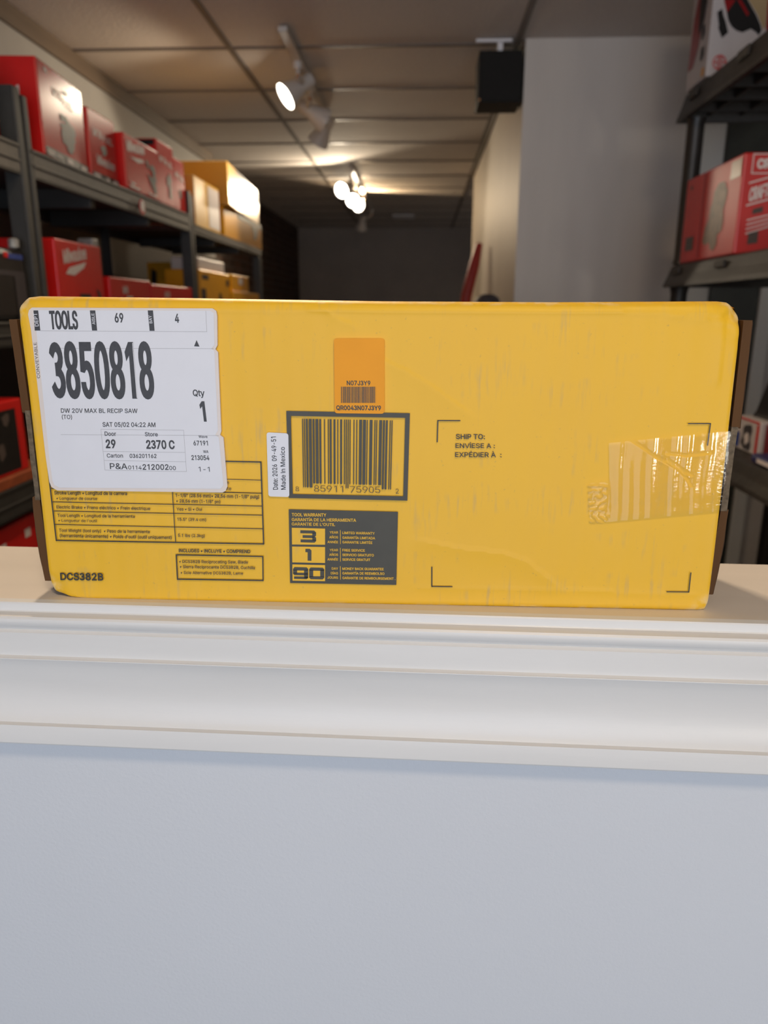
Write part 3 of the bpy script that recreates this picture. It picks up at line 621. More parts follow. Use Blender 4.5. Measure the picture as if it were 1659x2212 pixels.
class Print:
    """flat ink shapes on a plane given by origin O, right U, up V, outward NRM; coordinates in metres on that plane"""

    def __init__(s, O, U, V, lift):
        s.O, s.U, s.V = np.array(O, float), np.array(U, float), np.array(V, float)
        s.N = np.cross(s.U, s.V)
        s.N /= np.linalg.norm(s.N)
        s.lift = lift
        s.step = 0.0
        s.mb = MB()

    def uv(s, px):
        d = fw + rt * (px[0] - CX) / F + up * (CY - px[1]) / F
        t = ((s.O - EYE) @ s.N) / (d @ s.N)
        p = EYE + t * d - s.O
        return np.array([p @ s.U, p @ s.V])

    def w(s, uv, lift=None):
        return s.O + s.U * uv[0] + s.V * uv[1] + s.N * (s.lift if lift is None else lift)

    def poly(s, pts, mi=0, thick=0.0):
        n = len(pts)
        a = sum(pts[i][0] * pts[(i + 1) % n][1] - pts[(i + 1) % n][0] * pts[i][1] for i in range(n))
        if a < 0:
            pts = pts[::-1]
        vs = [s.w(p) for p in pts]
        s.lift += s.step
        if thick:
            vs += [s.w(p, s.lift - thick) for p in pts]
            s.mb.add(vs, [list(range(n))] + [[i, n + i, n + (i + 1) % n, (i + 1) % n] for i in range(n)], mi)
        else:
            s.mb.add(vs, [list(range(n))], mi)
        return s

    def line(s, a, b, wd, mi=0):
        a, b = np.array(a, float), np.array(b, float)
        d = (b - a) / np.linalg.norm(b - a)
        n = np.array([-d[1], d[0]]) * wd / 2
        return s.poly([a - n, b - n, b + n, a + n], mi)

    def text(s, t, bl, br, tl, stem=0.15, mi=0):
        bl, br, tl = (np.array(q, float) for q in (bl, br, tl))
        ex, ey = br - bl, tl - bl
        ratio = np.linalg.norm(ex) / np.linalg.norm(ey)
        vs, fs = text_mesh(t, ratio, stem)
        s.mb.add([s.w(bl + ex * (v[0] / ratio) + ey * v[1]) for v in vs], fs, mi)
        return s

    def build(s, name, mats, parent, **k):
        return s.mb.build(name, mats, parent, **k)


def rounded(pts, r, n=5):
    """round the corners of a quad given as uv points"""
    out = []
    m = len(pts)
    for i in range(m):
        p, a, b = (np.array(pts[j], float) for j in (i, i - 1, (i + 1) % m))
        da, db = (a - p) / np.linalg.norm(a - p), (b - p) / np.linalg.norm(b - p)
        for k in range(n + 1):
            t = k / n
            out.append((1 - t) ** 2 * (p + da * r) + 2 * t * (1 - t) * p + t * t * (p + db * r))
    return out


# ================================================================== the setting
YB = 10.4
MB().box(-1.9, 2.2, -3.0, YB, -0.1, 0.0).build('floor', M['floor'], kind='structure')
CEIL = 2.445
ceil = MB().box(-1.9, 2.2, -3.0, YB, CEIL, CEIL + 0.05).build('ceiling', M['ceiling'], kind='structure')
g = MB()
for x in (-0.815, 0.375):
    g.box(x - 0.012, x + 0.012, -3.0, YB, CEIL - 0.006, CEIL)
for k in range(-9, 12):
    y = 3.455 + 0.61 * k
    g.box(-1.5, -0.827, y - 0.011, y + 0.011, CEIL - 0.005, CEIL)
    g.box(-0.803, 0.363, y - 0.011, y + 0.011, CEIL - 0.005, CEIL)
    g.box(0.387, 2.2, y - 0.011, y + 0.011, CEIL - 0.005, CEIL)
g.build('ceiling_grid', M['tee'], ceil, kind='structure')
MB().box(-1.75, -1.50, -3.0, 5.6, 0, CEIL).build('wall_left', M['wall_grey'], kind='structure')
MB().box(-1.50, -1.47, -3.0, 5.6, 0, 1.75).build('wall_left_lower', mat('dark_brown_wall', (0.085, 0.07, 0.06, 1), 0.7, 0.2), kind='structure')  # lower part of the left wall, darker than the grey above
MB().box(-1.85, -1.66, 5.6, YB, 0, CEIL).build('wall_left_rear', M['brick'], kind='structure')
MB().box(-1.9, 2.2, YB, YB + 0.15, 0, CEIL).build('wall_back', M['wall_back'], kind='structure')
MB().box(0.402, 1.10, 3.4, 6.5, 0, CEIL).build('wall_right', [M['wall_pillar'], M['wall_cream']], kind='structure')
wr = bpy.data.objects['wall_right']
for p in wr.data.polygons:
    if p.normal.x < -0.5:
        p.material_index = 1
MB().box(1.50, 2.2, 3.4, 3.55, 0, CEIL).build('wall_right_end', M['wall_pillar'], kind='structure')
MB().box(2.0, 2.2, 0.0, 3.4, 0, CEIL).build('wall_right_near', M['wall_grey'], kind='structure')
MB().box(-1.50, -1.485, -3.0, 5.6, 2.372, CEIL, bev=0.003).build('trim_4', M['brown_trim'], kind='structure')
MB().box(0.385, 0.402, 3.42, 6.5, 2.425, CEIL, bev=0.003).build('trim_5', M['brown_trim'], kind='structure')
# glazed door in the right end wall
MB().box(1.10, 1.222, 3.36, 3.42, 0, CEIL, bev=0.006).box(1.44, 1.50, 3.36, 3.42, 0, CEIL, bev=0.006).box(1.235, 1.44, 3.36, 3.42, 2.2, CEIL, bev=0.006).build('trim_6', M['frame_white'], kind='structure')
dr = MB().box(1.235, 1.44, 3.375, 3.41, 0, 2.2).build('door_1', M['glass_dark'], kind='structure')

# half wall with moulding and ledge; its face runs along (1, -0.0203)
LN = Vector((1, -0.0203, 0)).normalized()
LO = Vector((-0.0203, -1, 0)).normalized()          # outwards, towards the camera
LP = Vector((-0.276, 0.444, 1.2))
A0, A1 = -1.15, 2.2


def ledge_pt(a, o, z):
    return LP + LN * a + LO * o + Vector((0, 0, z))


def strip(prof, mi_name, name, closed=True):
    mb = MB()
    n = len(prof)
    vs = [ledge_pt(a, o, z) for a in (A0, A1) for (o, z) in prof]
    fs = [[i, (i + 1) % n, n + (i + 1) % n, n + i] for i in range(n)]
    fs += [list(range(n)), list(range(n, 2 * n))[::-1]]
    mb.add(vs, fs)
    o = mb.build(name, M[mi_name], kind='structure', smooth=28)
    bm = bmesh.new()
    bm.from_mesh(o.data)
    bmesh.ops.recalc_face_normals(bm, faces=bm.faces)
    bm.to_mesh(o.data)
    bm.free()
    return o


prof = [(-0.0010, 0.0), (0.0004, -0.0008), (0.0010, -0.0020), (0.0012, -0.0066), (0.0018, -0.0076), (0.0060, -0.0100), (0.0076, -0.0112),
        (0.0087, -0.0130), (0.0090, -0.0148), (0.0086, -0.0166), (0.0074, -0.0184), (0.0056, -0.0197), (0.0052, -0.0200),
        (0.0074, -0.0222), (0.0080, -0.0228), (0.0080, -0.0232), (0.0080, -0.0390), (0.0080, -0.0392), (0.0102, -0.0414), (0.0109, -0.0419), (0.0110, -0.0423)]
for k in range(1, 16):
    t = k / 16
    prof.append((0.0105 + 0.002 * t - 0.0048 * math.sin(math.pi * t) ** 0.8, -0.0423 - 0.0475 * t))
prof += [(0.0125, -0.0898), (0.0125, -0.0900), (0.0148, -0.0922), (0.0155, -0.0927), (0.0156, -0.0932), (0.0156, -0.1064), (0.0148, -0.1072)]
prof = [(o, 0.185 + (z - 0.185) * (1 - o / 0.44)) for (o, z) in prof]
prof += [(-0.004, prof[-1][1]), (-0.004, 0.0)]
strip(prof, 'trim_white', 'trim_1')
strip([(-0.004, 0.0), (-0.112, 0.0), (-0.113, -0.001), (-0.113, -0.021), (-0.004, -0.021)], 'ledge_paint', 'trim_2')
strip([(0.0, -0.095), (0.0, -1.2), (-0.105, -1.2), (-0.105, -0.0212), (-0.006, -0.0212), (-0.006, -0.095)], 'wall_white', 'wall_front')

# ================================================================== the yellow box on the ledge
BASE = Vector((-0.03, 0.50, 1.2))
box = empty('cardboard_box', BASE, 'long yellow cardboard box lying on the white ledge, covered in labels', 'box')
LEAN = 0.0052 / 0.19
FO = np.array([0.0, 0.451, 1.2])                   # front plane origin
FU = np.array([1.0, 0.0, 0.0])
FV = np.array([0.0, LEAN, 1.0]) / math.hypot(1, LEAN)
PL = Print(FO, FU, FV, 0.0)                        # used for pixel -> face coordinates

left_e = [(34, 652), (37, 690), (42, 725), (58, 850), (76, 1010), (96, 1190), (104, 1262), (107, 1274)]
right_e = [(1604, 664), (1606, 690), (1584, 880), (1560, 1085), (1546, 1200), (1533, 1300), (1529, 1313)]
top_e = [(34, 652), (48, 642), (75, 639), (400, 643), (829, 650), (1200, 652), (1560, 650), (1580, 652), (1592, 658), (1604, 664)]
bot_e = [(107, 1274), (120, 1282), (150, 1291), (190, 1297), (400, 1301), (829, 1309), (1300, 1317), (1515, 1321), (1524, 1320), (1529, 1313)]


def interp_curve(pts, n):
    p = np.array([PL.uv(q) for q in pts])
    s = np.concatenate([[0], np.cumsum(np.linalg.norm(np.diff(p, axis=0), axis=1))])
    t = np.linspace(0, s[-1], n)
    return np.stack([np.interp(t, s, p[:, 0]), np.interp(t, s, p[:, 1])], 1)


NS, NT = 300, 132
Lc, Rc, Tc, Bc = interp_curve(left_e, NT + 1), interp_curve(right_e, NT + 1), interp_curve(top_e, NS + 1), interp_curve(bot_e, NS + 1)
creases = [  # polyline in pixels, height of the fold (m), side (+1: the low side is below), reach (m)
    ([(700, 662), (735, 690), (762, 700)], 0.0006, 1, 0.010), ([(832, 776), (880, 800), (930, 830), (1000, 880)], 0.0007, 1, 0.022),
    ([(930, 1168), (1000, 1182), (1090, 1192), (1140, 1210), (1190, 1250)], 0.0008, 1, 0.020), ([(60, 690), (90, 860), (100, 900)], 0.0004, 1, 0.006),
    ([(905, 1266), (1200, 1272), (1500, 1282)], 0.0003, 1, 0.006), ([(60, 663), (500, 668), (1100, 672), (1560, 674)], 0.0007, 1, 0.004),
    ([(1568, 690), (1560, 760), (1552, 820)], 0.0007, 1, 0.008), ([(1450, 680), (1540, 690), (1600, 700)], 0.0006, 1, 0.006)]
creases = [(np.array([PL.uv(q) for q in c]), h, sd, rc) for c, h, sd, rc in creases]


def crease_h(p):
    tot = 0.0
    for c, h, sd, rc in creases:
        best, sgn = 1e9, 1
        for a, b in zip(c[:-1], c[1:]):
            ab = b - a
            t = min(1, max(0, ((p - a) @ ab) / (ab @ ab)))
            q = a + ab * t
            d = math.hypot(*(p - q))
            if d < best:
                best = d
                sgn = np.sign(ab[0] * (p - a)[1] - ab[1] * (p - a)[0]) or 1
        if best < rc:
            k = 1 - best / rc
            tot += h * k * k * (1.0 if sgn * sd < 0 else 0.25)
    return tot


gv, wear = [], []
for j in range(NT + 1):
    t = j / NT                      # 0 top, 1 bottom
    for i in range(NS + 1):
        s = i / NS
        p = (1 - t) * Tc[i] + t * Bc[i] + (1 - s) * Lc[j] + s * Rc[j] - ((1 - s) * (1 - t) * Tc[0] + s * (1 - t) * Tc[-1] + (1 - s) * t * Bc[0] + s * t * Bc[-1])
        WU, WV = 0.43, 0.19
        r = 0.0036
        dl, drr, dt, db = s * WU, (1 - s) * WU, t * WV, (1 - t) * WV
        dep = 0.0
        for d, rr in ((dl, r), (drr, r), (dt, 0.0058), (db, 0.0022)):
            if d < rr:
                dep += rr - math.sqrt(max(0, rr * rr - (rr - d) ** 2))
        # crushed corners
        for (cx, cy, rr, am) in ((0, 0, 0.016, 0.006), (1, 0, 0.026, 0.009), (0, 1, 0.018, 0.006), (1, 1, 0.010, 0.003)):
            d = math.hypot((s - cx) * WU, (t - cy) * WV)
            if d < rr:
                dep += am * (1 - d / rr) ** 2 * (0.7 + 0.9 * noise.noise(Vector((p[0] * 160, p[1] * 160, cx * 3 + cy))))
        nz = noise.noise(Vector((p[0] * 18, p[1] * 18, 3.1))) * 0.00035
        gv.append(PL.w(p, -dep + crease_h(p) + nz * min(1, min(dl, drr, dt, db) / 0.02)))
        e = min(dl, drr, dt, db)
        cw = min(math.hypot((s - cx) * WU, (t - cy) * WV) for cx in (0, 1) for cy in (0, 1))
        wv = max(0, 1 - e / 0.0028) * (0.55 if noise.noise(Vector((p[0] * 30, p[1] * 30, 0))) > 0.0 else 0.1) + max(0, 1 - cw / 0.014) * 0.9
        wear.append(min(1, wv))
gf = []
for j in range(NT):
    for i in range(NS):
        a = j * (NS + 1) + i
        gf.append((a, a + NS + 1, a + NS + 2, a + 1))
mb = MB()
mb.add(gv, gf, 0)
# the sides: the rim of the front panel is carried back
rim = [i for i in range(NS + 1)] + [j * (NS + 1) + NS for j in range(1, NT + 1)] + [NT * (NS + 1) + i for i in range(NS - 1, -1, -1)] + [j * (NS + 1) for j in range(NT - 1, 0, -1)]
D = 0.094
prev = rim
n = len(rim)
for dy in (0.012, D - 0.004, D):
    b0 = len(mb.v)
    for k in rim:
        p = Vector(gv[k])
        sh = 0.0025 if dy == D else 0.0
        x, z = p.x, p.z
        y = 0.4555 + dy
        x += sh if x < -0.03 else -sh
        z = max(z, 1.2003) - (sh if z > 1.3 else 0)
        mb.v.append((x, y, z))
    cur = list(range(b0, b0 + n))
    for q in range(n):
        q2 = (q + 1) % n
        a = rim[q]
        i, j = a % (NS + 1), a // (NS + 1)
        end = (rim[q] % (NS + 1) in (0, NS)) and (rim[q2] % (NS + 1) in (0, NS))
        bottom = j == NT and rim[q2] // (NS + 1) == NT
        mb.f.append((prev[q], prev[q2], cur[q2], cur[q]))
        mb.m.append(1 if (end or bottom) else 0)
    prev = cur
mb.f.append(tuple(prev))
mb.m.append(0)
body = mb.build('box_body', [M['box_yellow'], M['kraft']], box, smooth=50)
bm = bmesh.new()
bm.from_mesh(body.data)
bmesh.ops.recalc_face_normals(bm, faces=bm.faces)
bm.to_mesh(body.data)
bm.free()
at = body.data.attributes.new('wear', 'FLOAT', 'POINT')
vals = wear + [0.0] * (len(body.data.vertices) - len(wear))
at.data.foreach_set('value', vals)

# crop frames in which the print was measured -> photograph pixels
cA = lambda x, y: (x / 3.1904, 620 + y / 3.1904)
cB = lambda x, y: (60 + x / 2.8603, 980 + y / 2.8603)
cC = lambda x, y: (560 + x / 3.6861, 700 + y / 3.6861)
cD = lambda x, y: (900 + x / 2.1858, 620 + y / 2.1858)


class FacePrint(Print):
    def __init__(s, crop, lift):
        super().__init__(FO, FU, FV, lift)
        s.c = crop
        s.k = {cA: 1 / 3.1904, cB: 1 / 2.8603, cC: 1 / 3.6861, cD: 1 / 2.1858}[crop] * 0.000293

    def p(s, q):
        return s.uv(s.c(*q))

    def T(s, t, bl, br, tl, bold=0.0, mi=0):
        return s.text(t, s.p(bl), s.p(br), s.p(tl), 0.125 + 1.8 * bold, mi)

    def P(s, pts, mi=0, thick=0.0, r=0):
        q = [s.p(x) for x in pts]
        return s.poly(rounded(q, r * s.k) if r else q, mi, thick)

    def Ln(s, a, b, w, mi=0):
        return s.line(s.p(a), s.p(b), w * s.k, mi)

    def frame(s, o, i, mi=0):
        for k in range(4):
            k2 = (k + 1) % 4
            s.P([o[k], o[k2], i[k2], i[k]], mi)
        return s


INK = 0.00125
# ---- specification table
f = FacePrint(cB, INK)
for a, b, w in (((1000, 41), (1443, 50), 8), ((1443, 47), (1460, 558), 8), ((178, 533), (1461, 555), 8), ((120, 0), (182, 535), 8), ((1000, 150), (1446, 162), 4),
                ((1000, 231), (1448, 242), 4), ((145, 213), (1449, 243), 4), ((158, 296), (1450, 322), 5), ((165, 352), (1452, 378), 5), ((172, 435), (1454, 462), 5), ((892, 150), (917, 543), 5)):
    f.Ln(a, b, w)
for t, a, b, c in (
        ('Stroke Length • Longitud de la carrera', (170, 250), (618, 254), (168, 229)), ('• Longueur de course', (183, 282), (434, 284), (182, 264)),
        ('Electric Brake • Freno eléctrico • Frein électrique', (183, 336), (760, 346), (182, 317)),
        ('Tool Length • Longitud de la herramienta', (190, 388), (665, 394), (188, 369)), ("• Longueur de l'outil", (195, 418), (432, 421), (194, 401)),
        ('Tool Weight (tool only)  • Peso de la herramienta', (199, 480), (757, 489), (198, 461)),
        ("(herramienta únicamente) • Poids d'outil (outil uniquement)", (203, 513), (893, 525), (203, 493)),
        ('1-1/8" (28.56 mm)• 28,56 mm (1-1/8" pulg)', (917, 265), (1432, 275), (916, 244)), ('• 28,56 mm (1-1/8" po)', (922, 299), (1193, 304), (921, 279)),
        ('Yes • Si • Oui', (923, 349), (1080, 351), (922, 330)), ('15.5" (39.4 cm)', (928, 412), (1105, 415), (927, 393)), ('5.1 lbs (2.3kg)', (932, 511), (1097, 514), (931, 492)),
        ('n', (1235, 186), (1246, 186), (1234, 166)), ('ute', (1220, 222), (1260, 223), (1219, 202))):
    f.T(t, a, b, c, 0.018)
f.build('specification_table', M['ink'], box, label='black printed specification table partly covered by the white label')
f = FacePrint(cB, INK)
f.T('INCLUDES • INCLUYE • COMPREND', (937, 606), (1378, 613), (936, 584), 0.03)
f.frame([(917, 618), (1458, 629), (1460, 784), (925, 776)], [(925, 626), (1451, 636), (1453, 776), (932, 768)])
for t, a, b, c in (('• DCS382B Reciprocating Saw, Blade', (940, 672), (1363, 677), (939, 653)), ('• Sierra Reciprocante DCS382B, Cuchilla', (944, 704), (1406, 711), (943, 685)),
                   ('• Scie Alternative DCS382B, Lame', (949, 740), (1333, 745), (948, 722))):
    f.T(t, a, b, c, 0.018)
f.build('contents_panel', M['ink'], box, label='black outlined list of the contents')
FacePrint(cB, INK).T('DCS382B', (207, 778), (472, 781), (204, 732), 0.04).build('model_number', M['ink'], box, label='bold black model number')

# ---- large barcode
f = FacePrint(cC, INK)
f.frame([(218, 690), (1200, 708), (1180, 1403), (238, 1382)], [(255, 730), (1163, 745), (1147, 1368), (270, 1350)])
LC = ['0001101', '0011001', '0010011', '0111101', '0100011', '0110001', '0101111', '0111011', '0110111', '0001011']
digits = '885911759052'
bits = '101' + ''.join(LC[int(c)] for c in digits[:6]) + '01010' + ''.join(''.join('10'[int(k)] for k in LC[int(c)]) for c in digits[6:]) + '101'
tl, tr, br_, bl_ = (np.array(q, float) for q in ((343, 752), (1063, 765), (1050, 1315), (352, 1297)))
i = 0
while i < 95:
    if bits[i] == '1':
        j = i
        while j < 95 and bits[j] == '1':
            j += 1
        lng = i < 10 or i >= 85 or 45 <= i < 50
        kk = 1.0 if lng else 0.94
        a, b = i / 95, j / 95
        q = lambda u, v: (tl * (1 - u) + tr * u) * (1 - v) + (bl_ * (1 - u) + br_ * u) * v
        f.P([q(a, 0), q(b, 0), q(b, kk), q(a, kk)])
        i = j
    else:
        i += 1
f.T('8', (292, 1328), (320, 1329), (290, 1292), -0.01)
for t, x0, x1, y0, y1 in (('85911', 440, 680, 1332, 1337), ('75905', 725, 965, 1339, 1343)):
    for k, ch in enumerate(t):
        st = (x1 - x0) / 5 * 1.04
        w = 22 if ch == '1' else 40
        x = x0 + k * st + (40 - w) / 2
        y = y0 + (y1 - y0) * k / 5
        f.T(ch, (x, y), (x + w, y + 0.6), (x - 2, y - 49), -0.01)
f.T('2', (1088, 1347), (1112, 1347), (1086, 1310), -0.01)
f.build('barcode', M['panel_ink'], box, label='large framed black barcode')

# ---- warranty panel
wp = FacePrint(cC, INK - 0.0002).P([(237, 1472), (1105, 1492), (1092, 2073), (248, 2058)]).build('warranty_panel', M['panel_ink'], box, label='charcoal warranty panel with yellow lettering')
f = FacePrint(cC, INK)
for t, a, b, c in (('TOOL WARRANTY', (262, 1527), (536, 1530), (261, 1501)), ('GARANTÍA DE LA HERRAMIENTA', (262, 1565), (773, 1571), (261, 1540)), ("GARANTIE DE L'OUTIL", (262, 1600), (606, 1605), (261, 1576)),
                   ('YEAR', (563, 1664), (630, 1665), (562, 1645)), ('AÑOS', (560, 1702), (630, 1703), (559, 1683)), ('ANNÉE', (545, 1740), (630, 1742), (544, 1721)),
                   ('LIMITED WARRANTY', (664, 1668), (921, 1673), (663, 1648)), ('GARANTÍA LIMITADA', (664, 1706), (924, 1711), (663, 1686)), ('GARANTIE LIMITÉE', (664, 1742), (902, 1747), (663, 1722)),
                   ('YEAR', (563, 1804), (630, 1805), (562, 1785)), ('AÑOS', (560, 1841), (630, 1842), (559, 1822)), ('ANNÉE', (545, 1878), (630, 1879), (544, 1859)),
                   ('FREE SERVICE', (664, 1806), (843, 1809), (663, 1786)), ('SERVICIO GRATUITO', (664, 1843), (914, 1847), (663, 1823)), ('SERVICE GRATUIT', (664, 1880), (886, 1883), (663, 1860)),
                   ('DAY', (580, 1951), (630, 1952), (579, 1932)), ('DÍAS', (572, 1988), (630, 1989), (571, 1969)), ('JOURS', (545, 2022), (630, 2024), (544, 2003)),
                   ('MONEY BACK GUARANTEE', (664, 1953), (992, 1957), (663, 1933)), ('GARANTÍA DE REEMBOLSO', (664, 1989), (998, 1993), (663, 1969)), ('GARANTIE DE REMBOURSEMENT .', (664, 2026), (1085, 2033), (663, 2006))):
    f.T(t, a, b, c, 0.03)
for y0, y1 in ((1636, 1748), (1778, 1886), (1922, 2030)):
    f.Ln((647, y0), (648, y1), 4)
for q in ([(262, 1618), (526, 1625), (526, 1753), (264, 1751)], [(264, 1767), (526, 1771), (526, 1898), (266, 1893)], [(266, 1909), (526, 1915), (526, 2042), (268, 2038)]):
    f.P(q)
f.build('warranty_lettering', M['box_yellow'], wp, label='yellow lettering and number fields')
f = FacePrint(cC, INK + 0.00015)
# square-built numerals 3, 1, 90
for q in ([(330, 1637), (440, 1640), (455, 1655), (455, 1664), (330, 1661)], [(348, 1676), (440, 1678), (440, 1700), (348, 1698)], [(332, 1710), (455, 1712), (455, 1724), (442, 1736), (332, 1733)],
          [(425, 1655), (455, 1655), (455, 1680), (446, 1688), (455, 1697), (455, 1720), (425, 1720)],
          [(370, 1785), (405, 1785), (418, 1798), (418, 1880), (388, 1879), (388, 1812), (370, 1811)],
          [(272, 1944), (284, 1930), (380, 1932), (392, 1944), (392, 1958), (272, 1956)], [(272, 1950), (304, 1950), (304, 1982), (272, 1980)], [(272, 1974), (392, 1976), (392, 1996), (284, 1994), (272, 1984)],
          [(360, 1950), (392, 1950), (392, 2020), (360, 2018)], [(280, 2004), (392, 2005), (392, 2014), (380, 2026), (280, 2023)],
          [(400, 1945), (412, 1933), (508, 1935), (520, 1947), (520, 1960), (400, 1958)], [(400, 2002), (520, 2004), (520, 2016), (508, 2028), (412, 2026), (400, 2014)],
          [(400, 1950), (432, 1950), (432, 2010), (400, 2010)], [(488, 1950), (520, 1950), (520, 2010), (488, 2010)]):
    f.P(q)
f.build('warranty_numerals', M['panel_ink'], wp, label='charcoal square numerals 3, 1 and 90')

# ---- address corner marks and lettering
for tri in (((97, 732), (100, 630), (206, 630)), ((1278, 644), (1384, 644), (1370, 748)), ((72, 1318), (72, 1411), (169, 1412)), ((1177, 1436), (1282, 1437), (1292, 1345))):
    f = FacePrint(cD, INK)
    f.Ln(tri[0], tri[1], 5).line(f.p(tri[1]), f.p(tri[2]), 5 * f.k)
    q = tri[1]
    f.P([(q[0] - 2.5, q[1] - 2.5), (q[0] + 2.5, q[1] - 2.5), (q[0] + 2.5, q[1] + 2.5), (q[0] - 2.5, q[1] + 2.5)])
    f.build('corner_mark', M['ink'], box)
f = FacePrint(cD, INK)
f.T('SHIP TO:', (186, 717), (322, 718), (185, 693), 0.03).T('ENVÍESE A :', (184, 759), (369, 760), (183, 737), 0.03).T('EXPÉDIER À  :', (182, 802), (400, 803), (181, 779), 0.03)
f.build('address_lettering', M['ink'], box, label='black address lettering')

# ---- date sticker
st = FacePrint(cC, 0.0016).P([(62, 860), (235, 868), (243, 1373), (77, 1368)], 0, 0.0016, 22).build('date_sticker', M['label_white'], box, label='small white date sticker')
f = FacePrint(cC, 0.00175)
f.T('Date: 2026  09-49-51', (153, 1313), (137, 893), (115, 1315), -0.004).T('Made In Mexico', (215, 1313), (207, 975), (178, 1315), 0.004)
f.build('sticker_lettering', M['black_print'], st)

# ---- orange code sticker (square code left blank)
st = FacePrint(cC, 0.0018).P([(597, 115), (997, 115), (997, 712), (603, 708)], 0, 0.0018, 24).build('code_sticker', M['sticker_orange'], box, label='orange sticker above the barcode')
f = FacePrint(cC, 0.00195)
f.T('N07J3Y9', (700, 486), (888, 487), (698, 449), 0.03).T('QR0043N07J3Y9', (617, 683), (972, 685), (615, 645), 0.035)
rr = random.Random(3)
x = 653
while x < 930:
    w = rr.choice((2.5, 2.5, 5, 7.5))
    f.P([(x, 497), (x + w, 497), (x + w, 626), (x, 625)])
    x += w + rr.choice((2.5, 2.5, 2.5, 5))
f.build('sticker_lettering', M['ink'], st)

# ---- white shipping label (three overlapping sheets), square codes left blank
lb = FacePrint(cA, 0.0019).P([(232, 142), (1470, 148), (1495, 165), (1502, 200), (1504, 400), (1490, 428), (1508, 450), (1530, 990), (1522, 1018), (1545, 1035), (1572, 1370), (1560, 1400), (1540, 1412), (405, 1398), (365, 1375), (350, 1340), (325, 1170), (225, 300), (204, 190), (210, 160)], 0, 0.0019).build(
    'shipping_label', M['label_edge'], box, label='large white shipping label')
f = FacePrint(cA, 0.00205)
f.P([(243, 160), (1455, 164), (1480, 180), (1485, 400), (1462, 424), (1484, 440), (1508, 985), (1490, 1016), (1515, 1035), (1546, 1362), (1525, 1386), (420, 1378), (385, 1360), (372, 1330), (350, 1170), (262, 300)])
f.build('label_sheet', M['label_white'], lb)
f = FacePrint(cA, 0.0022)
for q in ([(243, 162), (275, 162), (290, 300), (252, 300)], [(630, 162), (667, 162), (680, 300), (645, 300)], [(1027, 162), (1063, 162), (1074, 302), (1040, 302)], [(1362, 365), (1345, 408), (1382, 410)]):
    f.P(q)
for t, a, b, c, bo in (
        ('TOOLS', (360, 292), (552, 292), (348, 164), 0.012), ('69', (802, 245), (862, 245), (797, 180), 0.01), ('4', (1214, 247), (1243, 247), (1212, 185), 0.012),
        ('CONVEYABLE', (288, 625), (264, 380), (268, 628), 0.0), ('3850818', (378, 765), (1078, 768), (338, 378), 0.045), ('Qty', (1338, 750), (1418, 751), (1334, 705), 0.02), ('1', (1395, 925), (1432, 925), (1378, 785), 0.03),
        ('DW 20V MAX BL RECIP SAW', (432, 864), (957, 866), (430, 834), 0.015), ('(TO)', (438, 906), (508, 907), (436, 878), 0.01), ('SAT 05/02 04:22 AM', (718, 960), (1080, 962), (716, 929), 0.015),
        ('Door', (732, 1022), (810, 1023), (730, 993), 0.018), ('Store', (1008, 1025), (1096, 1026), (1006, 997), 0.018), ('29', (740, 1108), (808, 1108), (736, 1047), 0.03), ('2370 C', (1018, 1112), (1213, 1114), (1013, 1051), 0.025),
        ('Carton', (747, 1171), (857, 1172), (745, 1144), 0.015), ('036201162', (903, 1174), (1087, 1175), (902, 1146), 0.015), ('P&A', (768, 1250), (888, 1252), (765, 1210), 0.03), ('0114', (893, 1252), (985, 1254), (892, 1226), 0.02),
        ('212002', (992, 1255), (1170, 1256), (990, 1217), 0.025), ('00', (1175, 1256), (1220, 1257), (1173, 1229), 0.02), ('Wave', (1376, 1036), (1437, 1037), (1374, 1018), 0.015), ('67191', (1342, 1088), (1441, 1089), (1338, 1055), 0.012),
        ('WA', (1408, 1140), (1444, 1140), (1406, 1121), 0.015), ('213054', (1327, 1188), (1450, 1190), (1325, 1155), 0.012), ('1-1', (1377, 1267), (1453, 1268), (1374, 1235), 0.01)):
    f.T(t, a, b, c, bo)
f.build('label_lettering', M['label_ink'], lb)
f = FacePrint(cA, 0.00235)
f.T('DEPT', (281, 270), (268, 178), (255, 272), 0.015).T('AISLE', (668, 258), (661, 182), (648, 259), 0.015).T('BAY', (1060, 250), (1053, 195), (1040, 251), 0.015)
f.P([(921, 385), (925, 385), (957, 763), (952, 763)])
f.build('bar_lettering', M['label_white'], lb, label='white lettering on the black bars')
f = FacePrint(cA, 0.0021)
for a, b in (((290, 302), (1430, 308)), ((1425, 165), (1432, 310)), ((705, 977), (1273, 984)), ((1273, 984), (1292, 1268)), ((1292, 1268), (733, 1258)), ((733, 1258), (705, 977)), ((722, 1130), (1282, 1136)), ((728, 1192), (1287, 1200)),
             ((400, 421), (1480, 424)), ((430, 1014), (1515, 1021))):
    f.Ln(a, b, 2.2)
f.build('label_rules', M['label_line'], lb)


# ---- clear tape on the front, with ridges over the flutes, and its wrap on the end
WR = [np.array([PL.uv(cD(*q)) for q in w]) for w in ([(1012, 722), (1060, 752), (1130, 800), (1185, 828), (1232, 856), (1270, 895), (1295, 935)], [(1185, 815), (1225, 840), (1262, 868), (1300, 885)], [(1180, 782), (1270, 792), (1390, 780)])]


def wrinkle(p):
    best = 1.0
    for w in WR:
        for a, b in zip(w[:-1], w[1:]):
            ab = b - a
            t = min(1, max(0, ((p - a) @ ab) / (ab @ ab)))
            best = min(best, math.hypot(*(p - a - ab * t)))
    return 0.0006 * max(0.0, 1 - best / 0.0011)


